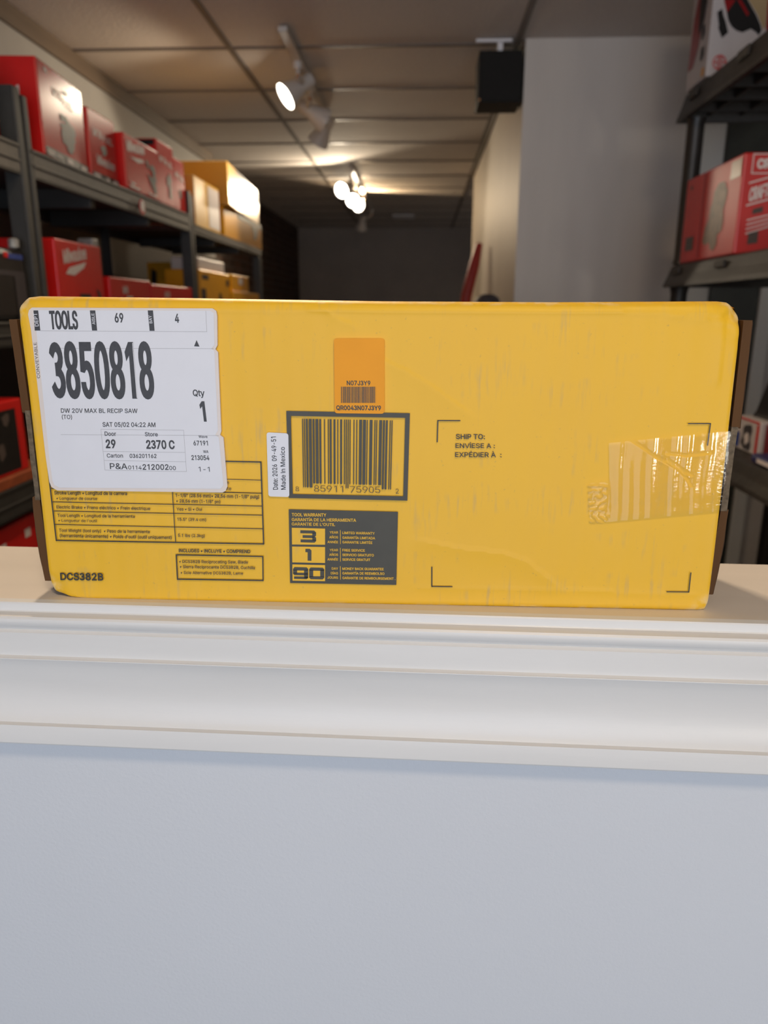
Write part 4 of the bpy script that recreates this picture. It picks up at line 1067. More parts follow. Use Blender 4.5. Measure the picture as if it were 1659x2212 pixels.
def tape_patch(quad, nx, ny, ridge, lift, name, seed, tilt=0.0, crinkle=0.0):
    q = [PL.uv(cD(*c)) for c in quad]
    vs, fs = [], []
    for j in range(ny + 1):
        for i in range(nx + 1):
            s, t = i / nx, j / ny
            p = (1 - t) * ((1 - s) * q[0] + s * q[1]) + t * ((1 - s) * q[3] + s * q[2])
            r = 0.5 + 0.5 * math.sin(p[0] * 2 * math.pi / 0.0067 + 1.2 * noise.noise(Vector((p[0] * 12, p[1] * 40, seed))))
            r *= max(0.0, 0.45 + 1.1 * noise.noise(Vector((math.floor(p[0] / 0.0067 + 0.25) * 7.7, p[1] * 14, seed + 4))) + 0.25 * noise.noise(Vector((p[0] * 20, p[1] * 120, seed))))
            h = lift + ridge * r + crinkle * abs(noise.noise(Vector((p[0] * 230, p[1] * 260, seed + 9)))) + (wrinkle(p) if not crinkle else 0.0)
            vs.append(PL.w(p, h))
    for j in range(ny):
        for i in range(nx):
            a = j * (nx + 1) + i
            fs.append((a, a + nx + 1, a + nx + 2, a + 1))
    return MB().add(vs, fs).build(name, M['tape'], box, smooth=180, label='clear shiny packing tape over the right end')


tape_patch([(905, 735), (1488, 677), (1432, 1056), (910, 1106)], 330, 160, 0.00022, 0.0014, 'packing_tape', 1)
tape_patch([(806, 925), (905, 912), (910, 1106), (816, 1110)], 60, 90, 0.0001, 0.0014, 'packing_tape', 5, crinkle=0.0009)


def end_slab(name, px_in, side, out, y0, y1, material, extra=0.0, bend=0.0):
    """a flap standing against the box end: px_in gives its front inner edge (pixels, top then bottom)"""
    mb = MB()
    a, b = (PL.w(PL.uv(q)) for q in px_in)
    n = 10
    for lay, (o0, o1) in enumerate(((0.0002, out * 0.72), (out * 0.72 + 0.0003, out))):
        vs, fs = [], []
        for k in range(n + 1):
            t = k / n
            bx, z = a[0] * (1 - t) + b[0] * t, a[2] * (1 - t) + b[2] * t
            w = 1 + bend * math.sin(t * math.pi) + 0.10 * noise.noise(Vector((z * 60, lay * 3.0, side)))
            z -= lay * 0.0012
            for o_, y in ((o0, y0 + lay * 0.004), (o1, y0 + lay * 0.004), (o1, y1), (o0, y1)):
                vs.append((bx + side * (extra * (1 - t) + o_ * w), y, z))
        for k in range(n):
            for e in range(4):
                fs.append((k * 4 + e, k * 4 + (e + 1) % 4, k * 4 + 4 + (e + 1) % 4, k * 4 + 4 + e))
        fs += [(0, 1, 2, 3), tuple(n * 4 + e for e in (3, 2, 1, 0))]
        mb.add(vs, fs, lay)
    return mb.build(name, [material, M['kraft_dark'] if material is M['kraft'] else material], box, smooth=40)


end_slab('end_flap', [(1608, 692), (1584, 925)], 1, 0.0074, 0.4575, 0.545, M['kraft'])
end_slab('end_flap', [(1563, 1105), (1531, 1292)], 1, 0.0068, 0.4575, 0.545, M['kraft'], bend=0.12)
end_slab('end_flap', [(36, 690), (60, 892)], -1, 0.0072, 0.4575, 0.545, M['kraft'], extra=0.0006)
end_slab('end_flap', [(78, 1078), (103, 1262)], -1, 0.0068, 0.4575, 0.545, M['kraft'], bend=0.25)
end_slab('end_tape', [(1584, 924), (1562, 1108)], 1, 0.0058, 0.4572, 0.546, M['tape_side'], bend=-0.1)
end_slab('end_tape', [(60, 888), (80, 1084)], -1, 0.0048, 0.4572, 0.546, M['tape_side'])
# ragged bottom cardboard layer under the front edge
mb = MB()
a, b = PL.w(PL.uv((165, 1297))), PL.w(PL.uv((1512, 1321)))
mb.box(a[0], b[0], 0.4545, 0.544, 1.20005, 1.2020)
mb.build('bottom_flap', M['kraft'], box)

# ================================================================== left shelving
XS = -0.92                                     # front plane of the left shelving
UY = [0.573, 1.856, 3.139, 4.43]
sh = empty('shelving_unit', (-1.1, 2.5, 0), 'long dark steel shelving unit along the left wall', 'shelving')
XB = -1.29
for k, y in enumerate(UY):
    top = {1: 1.872, 2: 1.84, 3: 1.68}.get(k, 1.80)
    for x in (XS - 0.002, XB):
        # slotted angle upright: two flanges with a groove between
        mb = MB()
        s = 1 if x > -1.0 else -1
        mb.box(min(x, x - s * 0.012), max(x, x - s * 0.012), y - 0.052, y - 0.026, 0, top, bev=0.002)
        mb.box(min(x - s * 0.008, x - s * 0.018), max(x - s * 0.008, x - s * 0.018), y - 0.030, y - 0.008, 0, top - 0.002)
        mb.box(min(x, x - s * 0.012), max(x, x - s * 0.012), y - 0.012, y + 0.008, 0, top - 0.01, bev=0.002)
        mb.box(min(x - s * 0.004, x - s * 0.040), max(x - s * 0.004, x - s * 0.040), y - 0.054, y - 0.050, 0, top)
        mb.build('upright', M['post'], sh)
ZT = 1.722
for k in range(3):
    y0, y1 = UY[k] + 0.010, UY[k + 1] - 0.055
    YE = 4.44 if k == 2 else y1
    ztop = 1.752 if k < 2 else 1.722
    # front beam with two ridges
    for zz0, zz1, first in ((1.687, ztop, True), (1.305, 1.36, False), (0.925, 0.998, False), (0.50, 0.56, False)):
        if not first and k == 2 and zz0 < 1.0:
            continue
        y1 = YE if first else UY[k + 1] - 0.055
        mb = MB()
        mb.box(XS - 0.014, XS - 0.003, y0, y1, zz0, zz1, bev=0.002)
        h = zz1 - zz0
        mb.box(XS - 0.006, XS, y0, y1, zz0 + h * 0.40, zz0 + h * 0.48, bev=0.001)
        mb.box(XS - 0.006, XS, y0, y1, zz1 - h * 0.12, zz1 - h * 0.02, bev=0.001)
        mb.box(XS - 0.018, XS - 0.003, y0, y1, zz0, zz0 + 0.004)
        mb.build('beam', M['steel'] if first else M['post'], sh)
        mb = MB()
        mb.box(XB - 0.002, XB + 0.010, y0, y1, zz0 - 0.012, zz1 - 0.02, bev=0.002)
        mb.build('rear_beam', M['post'], sh)
    for zt, mm in ((ztop, 'board'), (1.360, 'board'), (1.020, 'orange_board'), (0.557, 'board')):
        if zt < 1.1 and k == 2:
            continue
        MB().box(XB + 0.012, XS - (0.016 if zt != 1.020 else 0.001), y0, y1, zt - (0.036 if zt == 1.752 else 0.022), zt, bev=0.001).build('shelf_board', M[mm], sh)
    for yy in (y0 + 0.35, y0 + 0.80):
        MB().box(XB + 0.012, XS - 0.018, yy - 0.015, yy + 0.015, 1.664, ztop - (0.0365 if k < 2 else 0.0225), bev=0.002).build('cross_brace', M['post'], sh)


def carton(name, label, cat, group, x1, y0, y1, z0, z1, depth, m, rot=0.0, bev=0.004, side=1):
    """a carton whose aisle face lies at x = x1 (facing +x for side 1, -x for side -1)"""
    mb = MB()
    xa, xb = (x1 - depth, x1) if side > 0 else (x1, x1 + depth)
    mb.box(xa, xb, y0, y1, z0, z1, bev=bev)
    o = mb.build(name, m, label=label, cat=cat, group=group, origin=((xa + xb) / 2, (y0 + y1) / 2, z0))
    if rot:
        o.rotation_euler.z = rot
    return o


class SidePrint(Print):
    """print on a carton's aisle face; u runs left to right as read from the aisle, v up from the face's bottom, both 0..1"""

    def __init__(s, o, x1, y0, y1, z0, z1, side=1, face='aisle', lift=0.0012, depth=0.3):
        s.o = o
        if face == 'aisle':
            if side > 0:
                super().__init__((x1, y0, z0), (0, 1, 0), (0, 0, 1), lift)
            else:
                super().__init__((x1, y1, z0), (0, -1, 0), (0, 0, 1), lift)
            s.W = y1 - y0
        else:                                   # the face towards the camera (-y)
            xa = x1 - depth if side > 0 else x1
            super().__init__((xa, y0, z0), (1, 0, 0), (0, 0, 1), lift)
            s.W = depth
        s.H = z1 - z0
        s.step = 0.00012

    def S(s, pts, mi=0):
        return s.poly([(u * s.W, v * s.H) for u, v in pts], mi)

    def TT(s, t, u, v, w, h, bold=0.02, slope=0.0, mi=0):
        return s.text(t, (u * s.W, v * s.H), ((u + w) * s.W, (v + slope) * s.H), (u * s.W, (v + h) * s.H), 0.125 + 1.8 * bold, mi)

    def R(s, u0, v0, u1, v1, mi=0):
        return s.S([(u0, v0), (u1, v0), (u1, v1), (u0, v1)], mi)

    def blob(s, u, v, ru, rv, seed, mi=0, n=22, amp=0.35):
        pts = []
        for k in range(n):
            a = 2 * math.pi * k / n
            r = 1 + amp * noise.noise(Vector((math.cos(a) * 1.7, math.sin(a) * 1.7, seed * 3.3)))* 1.6
            pts.append((u + ru * r * math.cos(a), v + rv * r * math.sin(a)))
        return s.S(pts, mi)

    def done(s, name, mats):
        return s.mb.build(name, mats, s.o)


GT = 'red tool cartons on the top shelf'
GM = 'red tool cartons on the middle shelf'
GY = 'yellow tool cartons on the shelving'


# --- top shelf, near bay: dark case with silver face
o = MB().box(-1.20, -0.955, 1.30, 1.79, 1.7535, 1.925, bev=0.012).build('tool_case', M['black_case'], label='black plastic tool case at the left end of the top shelf', cat='case', origin=(-1.08, 1.55, 1.7535))
p = SidePrint(o, -0.955, 1.30, 1.79, 1.7535, 1.925)
p.R(0.86, 0.15, 0.93, 0.85)
p.R(0.70, 0.06, 0.84, 0.18)
p.done('case_latch', M['silver'])

# --- top shelf, red cartons
c = (-0.932, 1.912, 2.208, 1.7525, 1.966)
o = carton('tool_carton', 'large glossy red tool carton right behind the front steel upright, top shelf', 'carton', GT, *c, 0.33, M['red'], rot=R(4.5))
p = SidePrint(o, *c)
p.TT('M18', 0.28, 0.70, 0.20, 0.10, 0.05).TT('FUEL', 0.50, 0.66, 0.24, 0.09, 0.04)
p.R(0.14, 0.90, 0.20, 0.95).R(0.52, 0.80, 0.62, 0.84)
p.done('printed_lettering', M['white_print'])
p = SidePrint(o, *c)
p.blob(0.55, 0.36, 0.19, 0.15, 1).blob(0.58, 0.24, 0.10, 0.08, 2).R(0.40, 0.48, 0.56, 0.55)
p.done('printed_tool_picture', M['tool_print'])
SidePrint(o, *c).R(0.01, 0.005, 0.99, 0.10).done('printed_band', M['black_print'])
p = SidePrint(o, *c, lift=0.002)
p.R(0.04, 0.045, 0.20, 0.07).R(0.05, 0.015, 0.18, 0.035).R(0.22, 0.04, 0.34, 0.06).R(0.46, 0.02, 0.60, 0.08).R(0.80, 0.02, 0.95, 0.08)
p.done('printed_caption', M['white_print'])
p = SidePrint(o, *c, face='front', depth=0.33)
p.text('FUEL', (0.285, 0.045), (0.285, 0.150), (0.250, 0.045), 0.2)
p.done('side_lettering', M['white_print'])

c = (-0.940, 2.238, 2.428, 1.7525, 1.934)
o = carton('tool_carton', 'red tool carton with two rows of white lettering, second from front upright', 'carton', GT, *c, 0.30, M['red'])
p = SidePrint(o, *c)
p.TT('M18', 0.15, 0.62, 0.30, 0.12, 0.05).TT('FUEL', 0.50, 0.60, 0.36, 0.10, 0.05).TT('Milwaukee', 0.20, 0.22, 0.66, 0.14, 0.03)
p.done('printed_lettering', M['white_print'])
SidePrint(o, *c).blob(0.5, 0.47, 0.12, 0.07, 3).done('printed_tool_picture', M['grey_print'])
SidePrint(o, *c).R(0.01, 0.005, 0.99, 0.09).done('printed_band', M['black_print'])
p = SidePrint(o, *c, lift=0.002)
p.R(0.05, 0.015, 0.28, 0.08).R(0.50, 0.02, 0.62, 0.07).R(0.76, 0.02, 0.94, 0.07)
p.done('printed_caption', M['white_print'])

c = (-0.918, 2.440, 2.745, 1.7525, 1.912)
o = carton('tool_carton', 'red tool carton pushed past the top shelf edge, white script and dark picture', 'carton', GT, *c, 0.30, M['red'])
p = SidePrint(o, *c)
p.TT('Milwaukee', 0.06, 0.68, 0.50, 0.20, 0.06, 0.10).S([(0.12, 0.60), (0.50, 0.67), (0.53, 0.62), (0.34, 0.56)])
p.R(0.06, 0.04, 0.34, 0.08).R(0.10, 0.11, 0.22, 0.15).R(0.62, 0.05, 0.86, 0.08)
p.done('printed_lettering', M['white_print'])
p = SidePrint(o, *c)
p.S([(0.56, 0.70), (0.64, 0.70), (0.69, 0.58), (0.62, 0.55)]).S([(0.60, 0.45), (0.70, 0.42), (0.86, 0.30), (0.88, 0.12), (0.80, 0.10), (0.68, 0.30)]).blob(0.80, 0.58, 0.09, 0.09, 5).blob(0.82, 0.42, 0.06, 0.10, 6)
p.done('printed_tool_picture', M['tool_print'])

c = (-0.925, 2.760, 2.935, 1.7525, 1.960)
o = carton('tool_carton', 'taller red tool carton with dark end patch beyond the script carton, top shelf', 'carton', GT, *c, 0.20, M['red'])
p = SidePrint(o, *c)
p.TT('M18', 0.10, 0.66, 0.38, 0.10, 0.05).TT('FUEL', 0.50, 0.64, 0.40, 0.09, 0.05)
p.done('printed_lettering', M['white_print'])
p = SidePrint(o, *c)
p.blob(0.62, 0.42, 0.16, 0.09, 7).R(0.58, 0.14, 0.74, 0.36)
p.done('printed_tool_picture', M['grey_print'])
p = SidePrint(o, *c, face='front', depth=0.20)
p.poly([(0.13, 0.185), (0.192, 0.185), (0.192, 0.203), (0.13, 0.203)])
p.done('end_patch', M['black_print'])

c = (-0.930, 2.950, 3.075, 1.7525, 1.936)
o = carton('tool_carton', 'narrow red tool carton beside the middle steel upright, last red one on the top shelf', 'carton', GT, *c, 0.28, M['red'])
p = SidePrint(o, *c)
p.TT('M18', 0.08, 0.64, 0.36, 0.10, 0.05).TT('FUEL', 0.46, 0.60, 0.44, 0.10, 0.05)
p.done('printed_lettering', M['white_print'])
SidePrint(o, *c).blob(0.5, 0.34, 0.14, 0.08, 8).done('printed_tool_picture', M['grey_print'])

# price tag clipped to the beam
o = MB().lathe([(0.024, 0), (0.024, 0.002)], Matrix.Translation((XS + 0.001, 2.555, 1.712)) @ Matrix.Rotation(R(90), 4, 'Y'), 24).build('shelf_tag', M['red'], label='small round red and white tag on the top shelf beam', cat='tag', origin=(XS, 2.555, 1.712))
MB().lathe([(0.018, 0.002), (0.018, 0.003)], Matrix.Translation((XS + 0.001, 2.555, 1.714)) @ Matrix.Rotation(R(90), 4, 'Y'), 24).build('tag_face', M['white_print'], o, label='white tag face')

# --- top shelf, yellow cartons
c = (-0.930, 3.660, 4.500, ZT + 0.0005, 1.858)
o = carton('tool_carton', 'long orange-yellow carton with black band, under the big shiny carton, top shelf', 'carton', GY, *c, 0.30, M['yellow'])
p = SidePrint(o, *c)
p.R(0.32, 0.80, 1.0, 0.99).S([(0.66, 0.80), (0.90, 0.80), (0.86, 0.55), (0.80, 0.30), (0.74, 0.30), (0.74, 0.55)])
p.done('printed_band', M['black_print'])
c = (-0.925, 3.650, 4.52, 1.861, 2.048)
o = carton('tool_carton', 'big shiny yellow tool carton stacked highest at the far end of the top shelf', 'carton', GY, *c, 0.32, M['pale_yellow'], rot=R(3))
SidePrint(o, *c).R(0.80, 0.62, 0.99, 0.95).done('printed_field', M['white_print'])
p = SidePrint(o, *c, face='front', depth=0.32)
p.poly([(0.001, 0.001), (0.317, 0.001), (0.317, 0.185), (0.001, 0.185)])
p.done('end_panel', mat('ochre_carton_print', lin(190, 130, 20), 0.35, 0.5))
c = (-0.935, 3.215, 3.600, ZT + 0.0005, 1.918)
o = carton('tool_carton', 'pale yellow tool carton just beyond the middle upright on the top shelf', 'carton', GY, *c, 0.28, M['pale_yellow'])
SidePrint(o, *c).R(0.52, 0.08, 0.98, 0.94).done('printed_field', M['white_print'])

# --- middle shelf
ZM = 1.3605
c = (-0.932, 1.33, 1.79, ZM, 1.522)
o = carton('tool_case', 'black power tool case with a blue and red name strip on the middle shelf', 'case', None, *c, 0.13, M['black_case'], bev=0.015)
p = SidePrint(o, *c)
p.R(0.30, 0.84, 0.74, 0.96).R(0.83, 0.85, 0.97, 0.92)
p.done('name_strip', M['blue_print'])
SidePrint(o, *c, lift=0.002).R(0.79, 0.86, 0.83, 0.93).done('name_mark', M['red'])
p = SidePrint(o, *c)
p.R(0.20, 0.62, 0.97, 0.69).R(0.87, 0.02, 0.97, 0.62)
p.done('case_rim', M['case_grey'])
o = carton('tool_carton', 'dull red carton standing behind the black case on the middle shelf', 'carton', GM, -1.08, 1.68, 1.92, ZM, 1.592, 0.12, M['red'])
o = MB().lathe([(0.006, 0), (0.012, 0.003), (0.012, 0.020), (0.006, 0.023)], Matrix.Translation((-0.946, 1.772, 1.5225)), 20).build('tape_roll', M['silver'], label='small silver roll lying on top of the black case', cat='roll', origin=(-0.946, 1.772, 1.5225))
c = (-0.928, 1.935, 2.215, ZM, 1.562)
o = carton('tool_carton', 'upright red tool carton with large white script behind the front upright, middle shelf', 'carton', GM, *c, 0.26, M['red'])
p = SidePrint(o, *c)
p.TT('Milwaukee', 0.14, 0.70, 0.50, 0.17, 0.07, 0.10).S([(0.16, 0.58), (0.24, 0.66), (0.62, 0.76), (0.56, 0.68), (0.34, 0.57)])
p.done('printed_lettering', M['white_print'])
p = SidePrint(o, *c)
p.R(0.42, 0.28, 0.66, 0.34).S([(0.80, 0.42), (0.88, 0.38), (0.97, 0.10), (0.88, 0.20)])
p.done('printed_tool_picture', M['tool_print'])
o = MB().box(-0.99, -0.945, 2.205, 2.245, 1.50, 1.585, bev=0.004).box(-0.99, -0.955, 2.205, 2.24, ZM, 1.50).build('bracket', M['silver'], label='silver metal bracket standing beside the upright red script carton', cat='bracket', origin=(-0.97, 2.22, ZM))
for (y0, y1, z1, lab, sd) in ((2.260, 2.60, 1.483, 'low red tool carton beside the upright script carton, middle shelf', 1), (2.612, 3.078, 1.474, 'low red tool carton next to the middle upright, middle shelf', 2)):
    c = (-0.928, y0, y1, ZM, z1)
    o = carton('tool_carton', lab, 'carton', GM, *c, 0.26, M['red'])
    p = SidePrint(o, *c)
    p.TT('M18', 0.28, 0.62, 0.12, 0.18, 0.05).TT('FUEL', 0.20, 0.30, 0.40, 0.2, 0.05).R(0.36, 0.48, 0.50, 0.56)
    p.done('printed_lettering', M['white_print'])
    SidePrint(o, *c).blob(0.74, 0.30, 0.14, 0.16, sd).done('printed_tool_picture', M['tool_print'])
# yellow ones behind and beyond
c = (-1.095, 3.56, 3.74, ZM, 1.602)
o = carton('tool_carton', 'wide yellow carton with three black tool pictures behind the low red cartons', 'carton', GY, *c, 0.185, M['yellow'])
p = SidePrint(o, *c, face='front', depth=0.185)
for u in (0.03, 0.095, 0.155):
    p.poly([(u - 0.012, 0.13), (u + 0.012, 0.13), (u + 0.015, 0.20), (u - 0.008, 0.215), (u - 0.015, 0.17)])
p.done('printed_tool_picture', M['tool_print'])
c = (-0.930, 3.205, 3.70, ZM, 1.553)
o = carton('tool_carton', 'tall yellow tool carton with black prints beyond the middle upright, middle shelf', 'carton', GY, *c, 0.15, M['yellow'])
p = SidePrint(o, *c)
p.R(0.06, 0.80, 0.26, 0.90).R(0.02, 0.10, 0.16, 0.60).S([(0.52, 0.10), (0.74, 0.12), (0.66, 0.52), (0.60, 0.55)]).R(0.86, 0.72, 0.97, 0.86)
p.done('printed_tool_picture', M['tool_print'])
o = carton('parts_carton', 'small white carton on top of the tall yellow carton, middle shelf', 'carton', None, -0.95, 3.27, 3.69, 1.5535, 1.605, 0.12, M['white_card'])
c = (-0.930, 3.765, 4.37, ZM, 1.478)
o = carton('tool_carton', 'low yellow tool carton at the far end of the middle shelf', 'carton', GY, *c, 0.28, M['yellow'])
p = SidePrint(o, *c)
p.blob(0.28, 0.40, 0.10, 0.22, 3).blob(0.70, 0.40, 0.10, 0.22, 4)
p.done('printed_tool_picture', M['tool_print'])
c = (-0.940, 3.80, 4.15, 1.4785, 1.560)
o = carton('tool_carton', 'small yellow tool carton lying on the low yellow carton, middle shelf', 'carton', GY, *c, 0.20, M['yellow'])
SidePrint(o, *c).R(0.35, 0.45, 0.62, 0.85).done('printed_field', M['white_print'])

# --- lower shelf, left of the yellow box
ZL = 1.0205
c = (-0.935, 1.20, 1.70, ZL, 1.188)
o = carton('tool_carton', 'red carton with a black window on the orange board left of the yellow box', 'carton', None, *c, 0.28, M['red'])
p = SidePrint(o, *c)
p.R(0.0, 0.05, 0.93, 0.88)
p.done('printed_window', M['black_print'])
SidePrint(o, *c, lift=0.002).blob(0.84, 0.76, 0.03, 0.08, 2).blob(0.78, 0.35, 0.03, 0.10, 3, 0).done('printed_spot', M['grey_print'])
c = (-0.945, 1.20, 1.72, 0.558, 0.905)
o = carton('tool_carton', 'red carton with pale lettering below the orange board, left of the yellow box', 'carton', None, *c, 0.28, M['red'])
p = SidePrint(o, *c)
p.R(0.50, 0.84, 0.72, 0.90).R(0.50, 0.74, 0.70, 0.80).R(0.88, 0.86, 0.93, 0.92)
p.done('printed_lettering', M['white_print'])

# ================================================================== ceiling track with lamp heads
for (ty0, ty1, lab) in ((3.20, 4.42, 'white ceiling track carrying the nearest three lamp heads'), (6.02, 8.5, 'far ceiling track carrying the three lit lamps')):
    MB().box(-0.568, -0.532, ty0, ty1, CEIL - 0.026, CEIL - 0.0065, bev=0.003).build('lighting_track', M['lamp_white'], label=lab, cat='track', origin=(-0.55, (ty0 + ty1) / 2, CEIL))
GL = 'spot lamp heads on the ceiling track'


def head(loc_y, lens, aim, lit, label, power, warm=(1.0, 0.84, 0.62), stem=0.055, spot=150):
    """stem from the track at loc_y, can with its lens centre at lens, pointing along aim"""
    lens, aim = Vector(lens), Vector(aim).normalized()
    root = empty('spot_lamp', (-0.55, loc_y, CEIL - 0.026), label, 'lamp', GL)
    top = Vector((-0.55, loc_y, CEIL - 0.027))
    piv = top + Vector((0, 0, -stem))
    MB().lathe([(0.017, -0.028), (0.020, -0.024), (0.020, 0.0)], Matrix.Translation(top), 20).build('adapter', M['lamp_white'], root, smooth=40)
    MB().tube([top + Vector((0, 0, -0.02)), piv], 0.0085).build('stem', M['lamp_white'], root, smooth=60)
    q = aim.to_track_quat('Z', 'Y').to_matrix().to_4x4()
    L = Matrix.Translation(lens) @ q
    # can: neck, flare, rim (z runs towards the lens)
    MB().lathe([(0.020, -0.150), (0.030, -0.145), (0.031, -0.090), (0.036, -0.075), (0.058, -0.012), (0.061, -0.004), (0.061, 0.004), (0.057, 0.004), (0.056, -0.006)], L, 32).build('can', M['lamp_white'], root, smooth=50)
    back = lens - aim * 0.10
    MB().tube([piv, piv * 0.4 + back * 0.6, back], [0.011, 0.012, 0.012]).build('yoke', M['lamp_white'], root, smooth=60)
    MB().lathe([(0.007, -0.007), (0.009, -0.003), (0.009, 0.003), (0.007, 0.007)], Matrix.Translation(piv + Vector((0, -0.010, 0))) @ Matrix.Rotation(R(90), 4, 'X'), 16).build('pivot_screw', M['brass'], root, smooth=60)
    MB().lathe([(0.0555, -0.003), (0.052, 0.003), (0.03, 0.006), (0.001, 0.0075)], L, 32).build('lens', M['lamp_face'] if lit else M['lamp_dark'], root, smooth=60, label='glowing lamp face' if lit else 'dark lamp face')
    if lit:
        d = bpy.data.lights.new('spot_lamp_light', 'SPOT')
        d.energy, d.color, d.spot_size, d.spot_blend, d.shadow_soft_size = power, warm, R(spot), 0.25, 0.035
        o = bpy.data.objects.new('spot_lamp_light', d)
        COL.objects.link(o)
        o.parent = root
        o.location = lens + aim * 0.045 - Vector(root.location)
        o.rotation_euler = aim.to_track_quat('-Z', 'Y').to_euler()
    return root


head(3.56, (-0.622, 3.66, 2.312), (-0.72, -0.36, -0.55), True, 'nearest white spot lamp, lit, its face turned down to the left', 16, spot=115)
head(3.92, (-0.50, 4.06, 2.30), (0.80, 0.35, -0.45), False, 'second white spot lamp along the track, its back to us, turned right', 0)
head(4.38, (-0.600, 4.56, 2.305), (-0.50, 0.35, -0.70), False, 'third tan-looking spot lamp along the track, turned down and away', 0)
head(6.05, (-0.63, 6.12, 2.28), (-0.42, -0.82, -0.35), True, 'leftmost of the three lit lamps far down the track', 24, spot=160)
head(6.80, (-0.61, 6.86, 2.305), (-0.05, -0.90, -0.40), True, 'middle one of the three lit lamps far down the track', 5, spot=160)
head(7.32, (-0.603, 7.38, 2.335), (0.55, -0.78, -0.30), True, 'rightmost of the three lit lamps far down the track', 34, warm=(1.0, 0.72, 0.42), spot=160, stem=0.04)
head(8.40, (-0.67, 8.50, 2.25), (-0.2, 0.6, -0.75), False, 'farthest spot lamp, unlit, against the dark back wall', 0)

MB().box(-0.355, -0.105, 8.95, 9.25, CEIL - 0.022, CEIL - 0.0065, bev=0.004).build('ceiling_vent', M['vent'], label='pale rectangular vent on the dark ceiling far back', cat='vent', origin=(-0.23, 9.1, CEIL))

# speaker on the corner of the pillar
sp = empty('wall_speaker', (0.305, 3.46, 2.18), 'black box speaker hung by the top corner of the pillar', 'speaker')
MB().box(0.216, 0.393, 3.39, 3.575, 2.213, 2.402, bev=0.004).build('cabinet', M['speaker'], sp)
MB().box(0.222, 0.387, 3.383, 3.391, 2.216, 2.399, bev=0.003).build('grille', mat('speaker_grille_cloth', lin(46, 45, 44), 0.9, 0.1, noise_scale=300, noise_amt=0.3), sp)
MB().lathe([(0.004, 0), (0.005, 0.002), (0.003, 0.004)], Matrix.Translation((0.222, 3.383, 2.220)) @ Matrix.Rotation(R(90), 4, 'X'), 12).build('badge', M['brass'], sp)
MB().box(0.20, 0.345, 3.372, 3.392, CEIL - 0.018, CEIL - 0.0065, bev=0.002).box(0.29, 0.31, 3.39, 3.50, 2.40, CEIL - 0.0065).build('mounting_bracket', M['vent'], sp, label='pale metal bracket at the ceiling')

# red handle leaning on the right wall and the dark lid in front of it
h = empty('long_handle', (0.25, 4.75, 0.0), 'red handle leaning against the cream wall beside the pillar', 'handle')
MB().tube([(0.13, 4.75, 0.05), (0.20, 4.78, 0.9), (0.275, 4.80, 1.48), (0.318, 4.82, 1.66), (0.345, 4.83, 1.785)], [0.02, 0.022, 0.034, 0.032, 0.020], 16).build('grip', M['pole_red'], h, smooth=60)
MB().box(0.05, 0.21, 4.70, 4.80, 0.0, 0.06, bev=0.01).build('foot', M['black_case'], h)
b = MB().lathe([(0.10, 0), (0.11, 0.02), (0.11, 1.10), (0.055, 1.30), (0.052, 1.41), (0.044, 1.435), (0.025, 1.448), (0.004, 1.451)], Matrix.Translation((0.258, 3.05, 0.0)), 32)
b.build('canister', M['case_grey'], label='dark rounded canister top just showing above the yellow box, below the speaker', cat='canister', smooth=60, origin=(0.258, 3.05, 0.0))

# ================================================================== right rack of black plastic shelves
XR = 0.81
rk = empty('plastic_rack', (1.03, 1.9, 0), 'black plastic shelf rack at the right edge', 'rack')
RY0, RY1 = 1.55, 2.635


def rack_shelf(zb, zt, y1, m, grooves=True):
    mb = MB()
    # lip frame with a tapered skirt, deck and ribs below
    def ring(o, z):
        return [(XR - o, RY0 - o, z), (1.27 + o, RY0 - o, z), (1.27 + o, y1 + o, z), (XR - o, y1 + o, z)]
    prof_ = [(0.012, zb), (0.010, zb + 0.012), (0.002, zb + (zt - zb) * 0.5), (-0.006, zt - 0.006), (-0.014, zt)]
    rings = [ring(o, z) for o, z in prof_]
    vs = [p for r_ in rings for p in r_]
    fs = []
    for i in range(len(rings) - 1):
        for k in range(4):
            fs.append([i * 4 + k, i * 4 + (k + 1) % 4, i * 4 + 4 + (k + 1) % 4, i * 4 + 4 + k])
    fs.append([(len(rings) - 1) * 4 + k for k in range(4)])
    # inside of the skirt
    b0 = len(vs)
    vs += ring(-0.004, zb) + ring(-0.012, zt - 0.012)
    for k in range(4):
        fs.append([k, b0 + k, b0 + (k + 1) % 4, (k + 1) % 4])
        fs.append([b0 + k, b0 + 4 + k, b0 + 4 + (k + 1) % 4, b0 + (k + 1) % 4])
    fs.append([b0 + 7, b0 + 6, b0 + 5, b0 + 4])
    mb.add(vs, fs)
    for k in range(8):
        y = RY0 + 0.08 + k * (y1 - RY0 - 0.16) / 7
        mb.box(XR + 0.012, 1.258, y - 0.004, y + 0.004, zb + 0.012, zt - 0.012)
    for k in range(4):
        x = XR + 0.08 + k * 0.10
        mb.box(x - 0.004, x + 0.004, RY0 + 0.012, y1 - 0.012, zb + 0.016, zt - 0.012)
    if grooves:
        for k in range(3):
            y = RY0 + 0.25 + 0.36 * k
            mb.box(XR - 0.008, XR - 0.001, y - 0.035, y + 0.035, zb + (zt - zb) * 0.55, zt - 0.012, bev=0.002)
    return mb.build('rack_shelf', m, rk)


rack_shelf(1.962, 2.042, 2.63, M['rack'])
rack_shelf(1.462, 1.532, 2.605, M['rack'])
rack_shelf(0.955, 1.022, 2.605, M['rack'], False)
for x in (XR + 0.030, 1.235):
    for y in (RY0 + 0.05, 2.575):
        for z0, z1 in ((0.0, 0.954), (1.023, 1.461), (1.533, 1.961)):
            MB().lathe([(0.030, z0), (0.026, z0 + 0.02), (0.026, z1 - 0.02), (0.030, z1)], Matrix.Translation((x, y, 0)), 20).build('rack_post', M['rack_dark'], rk, smooth=50)

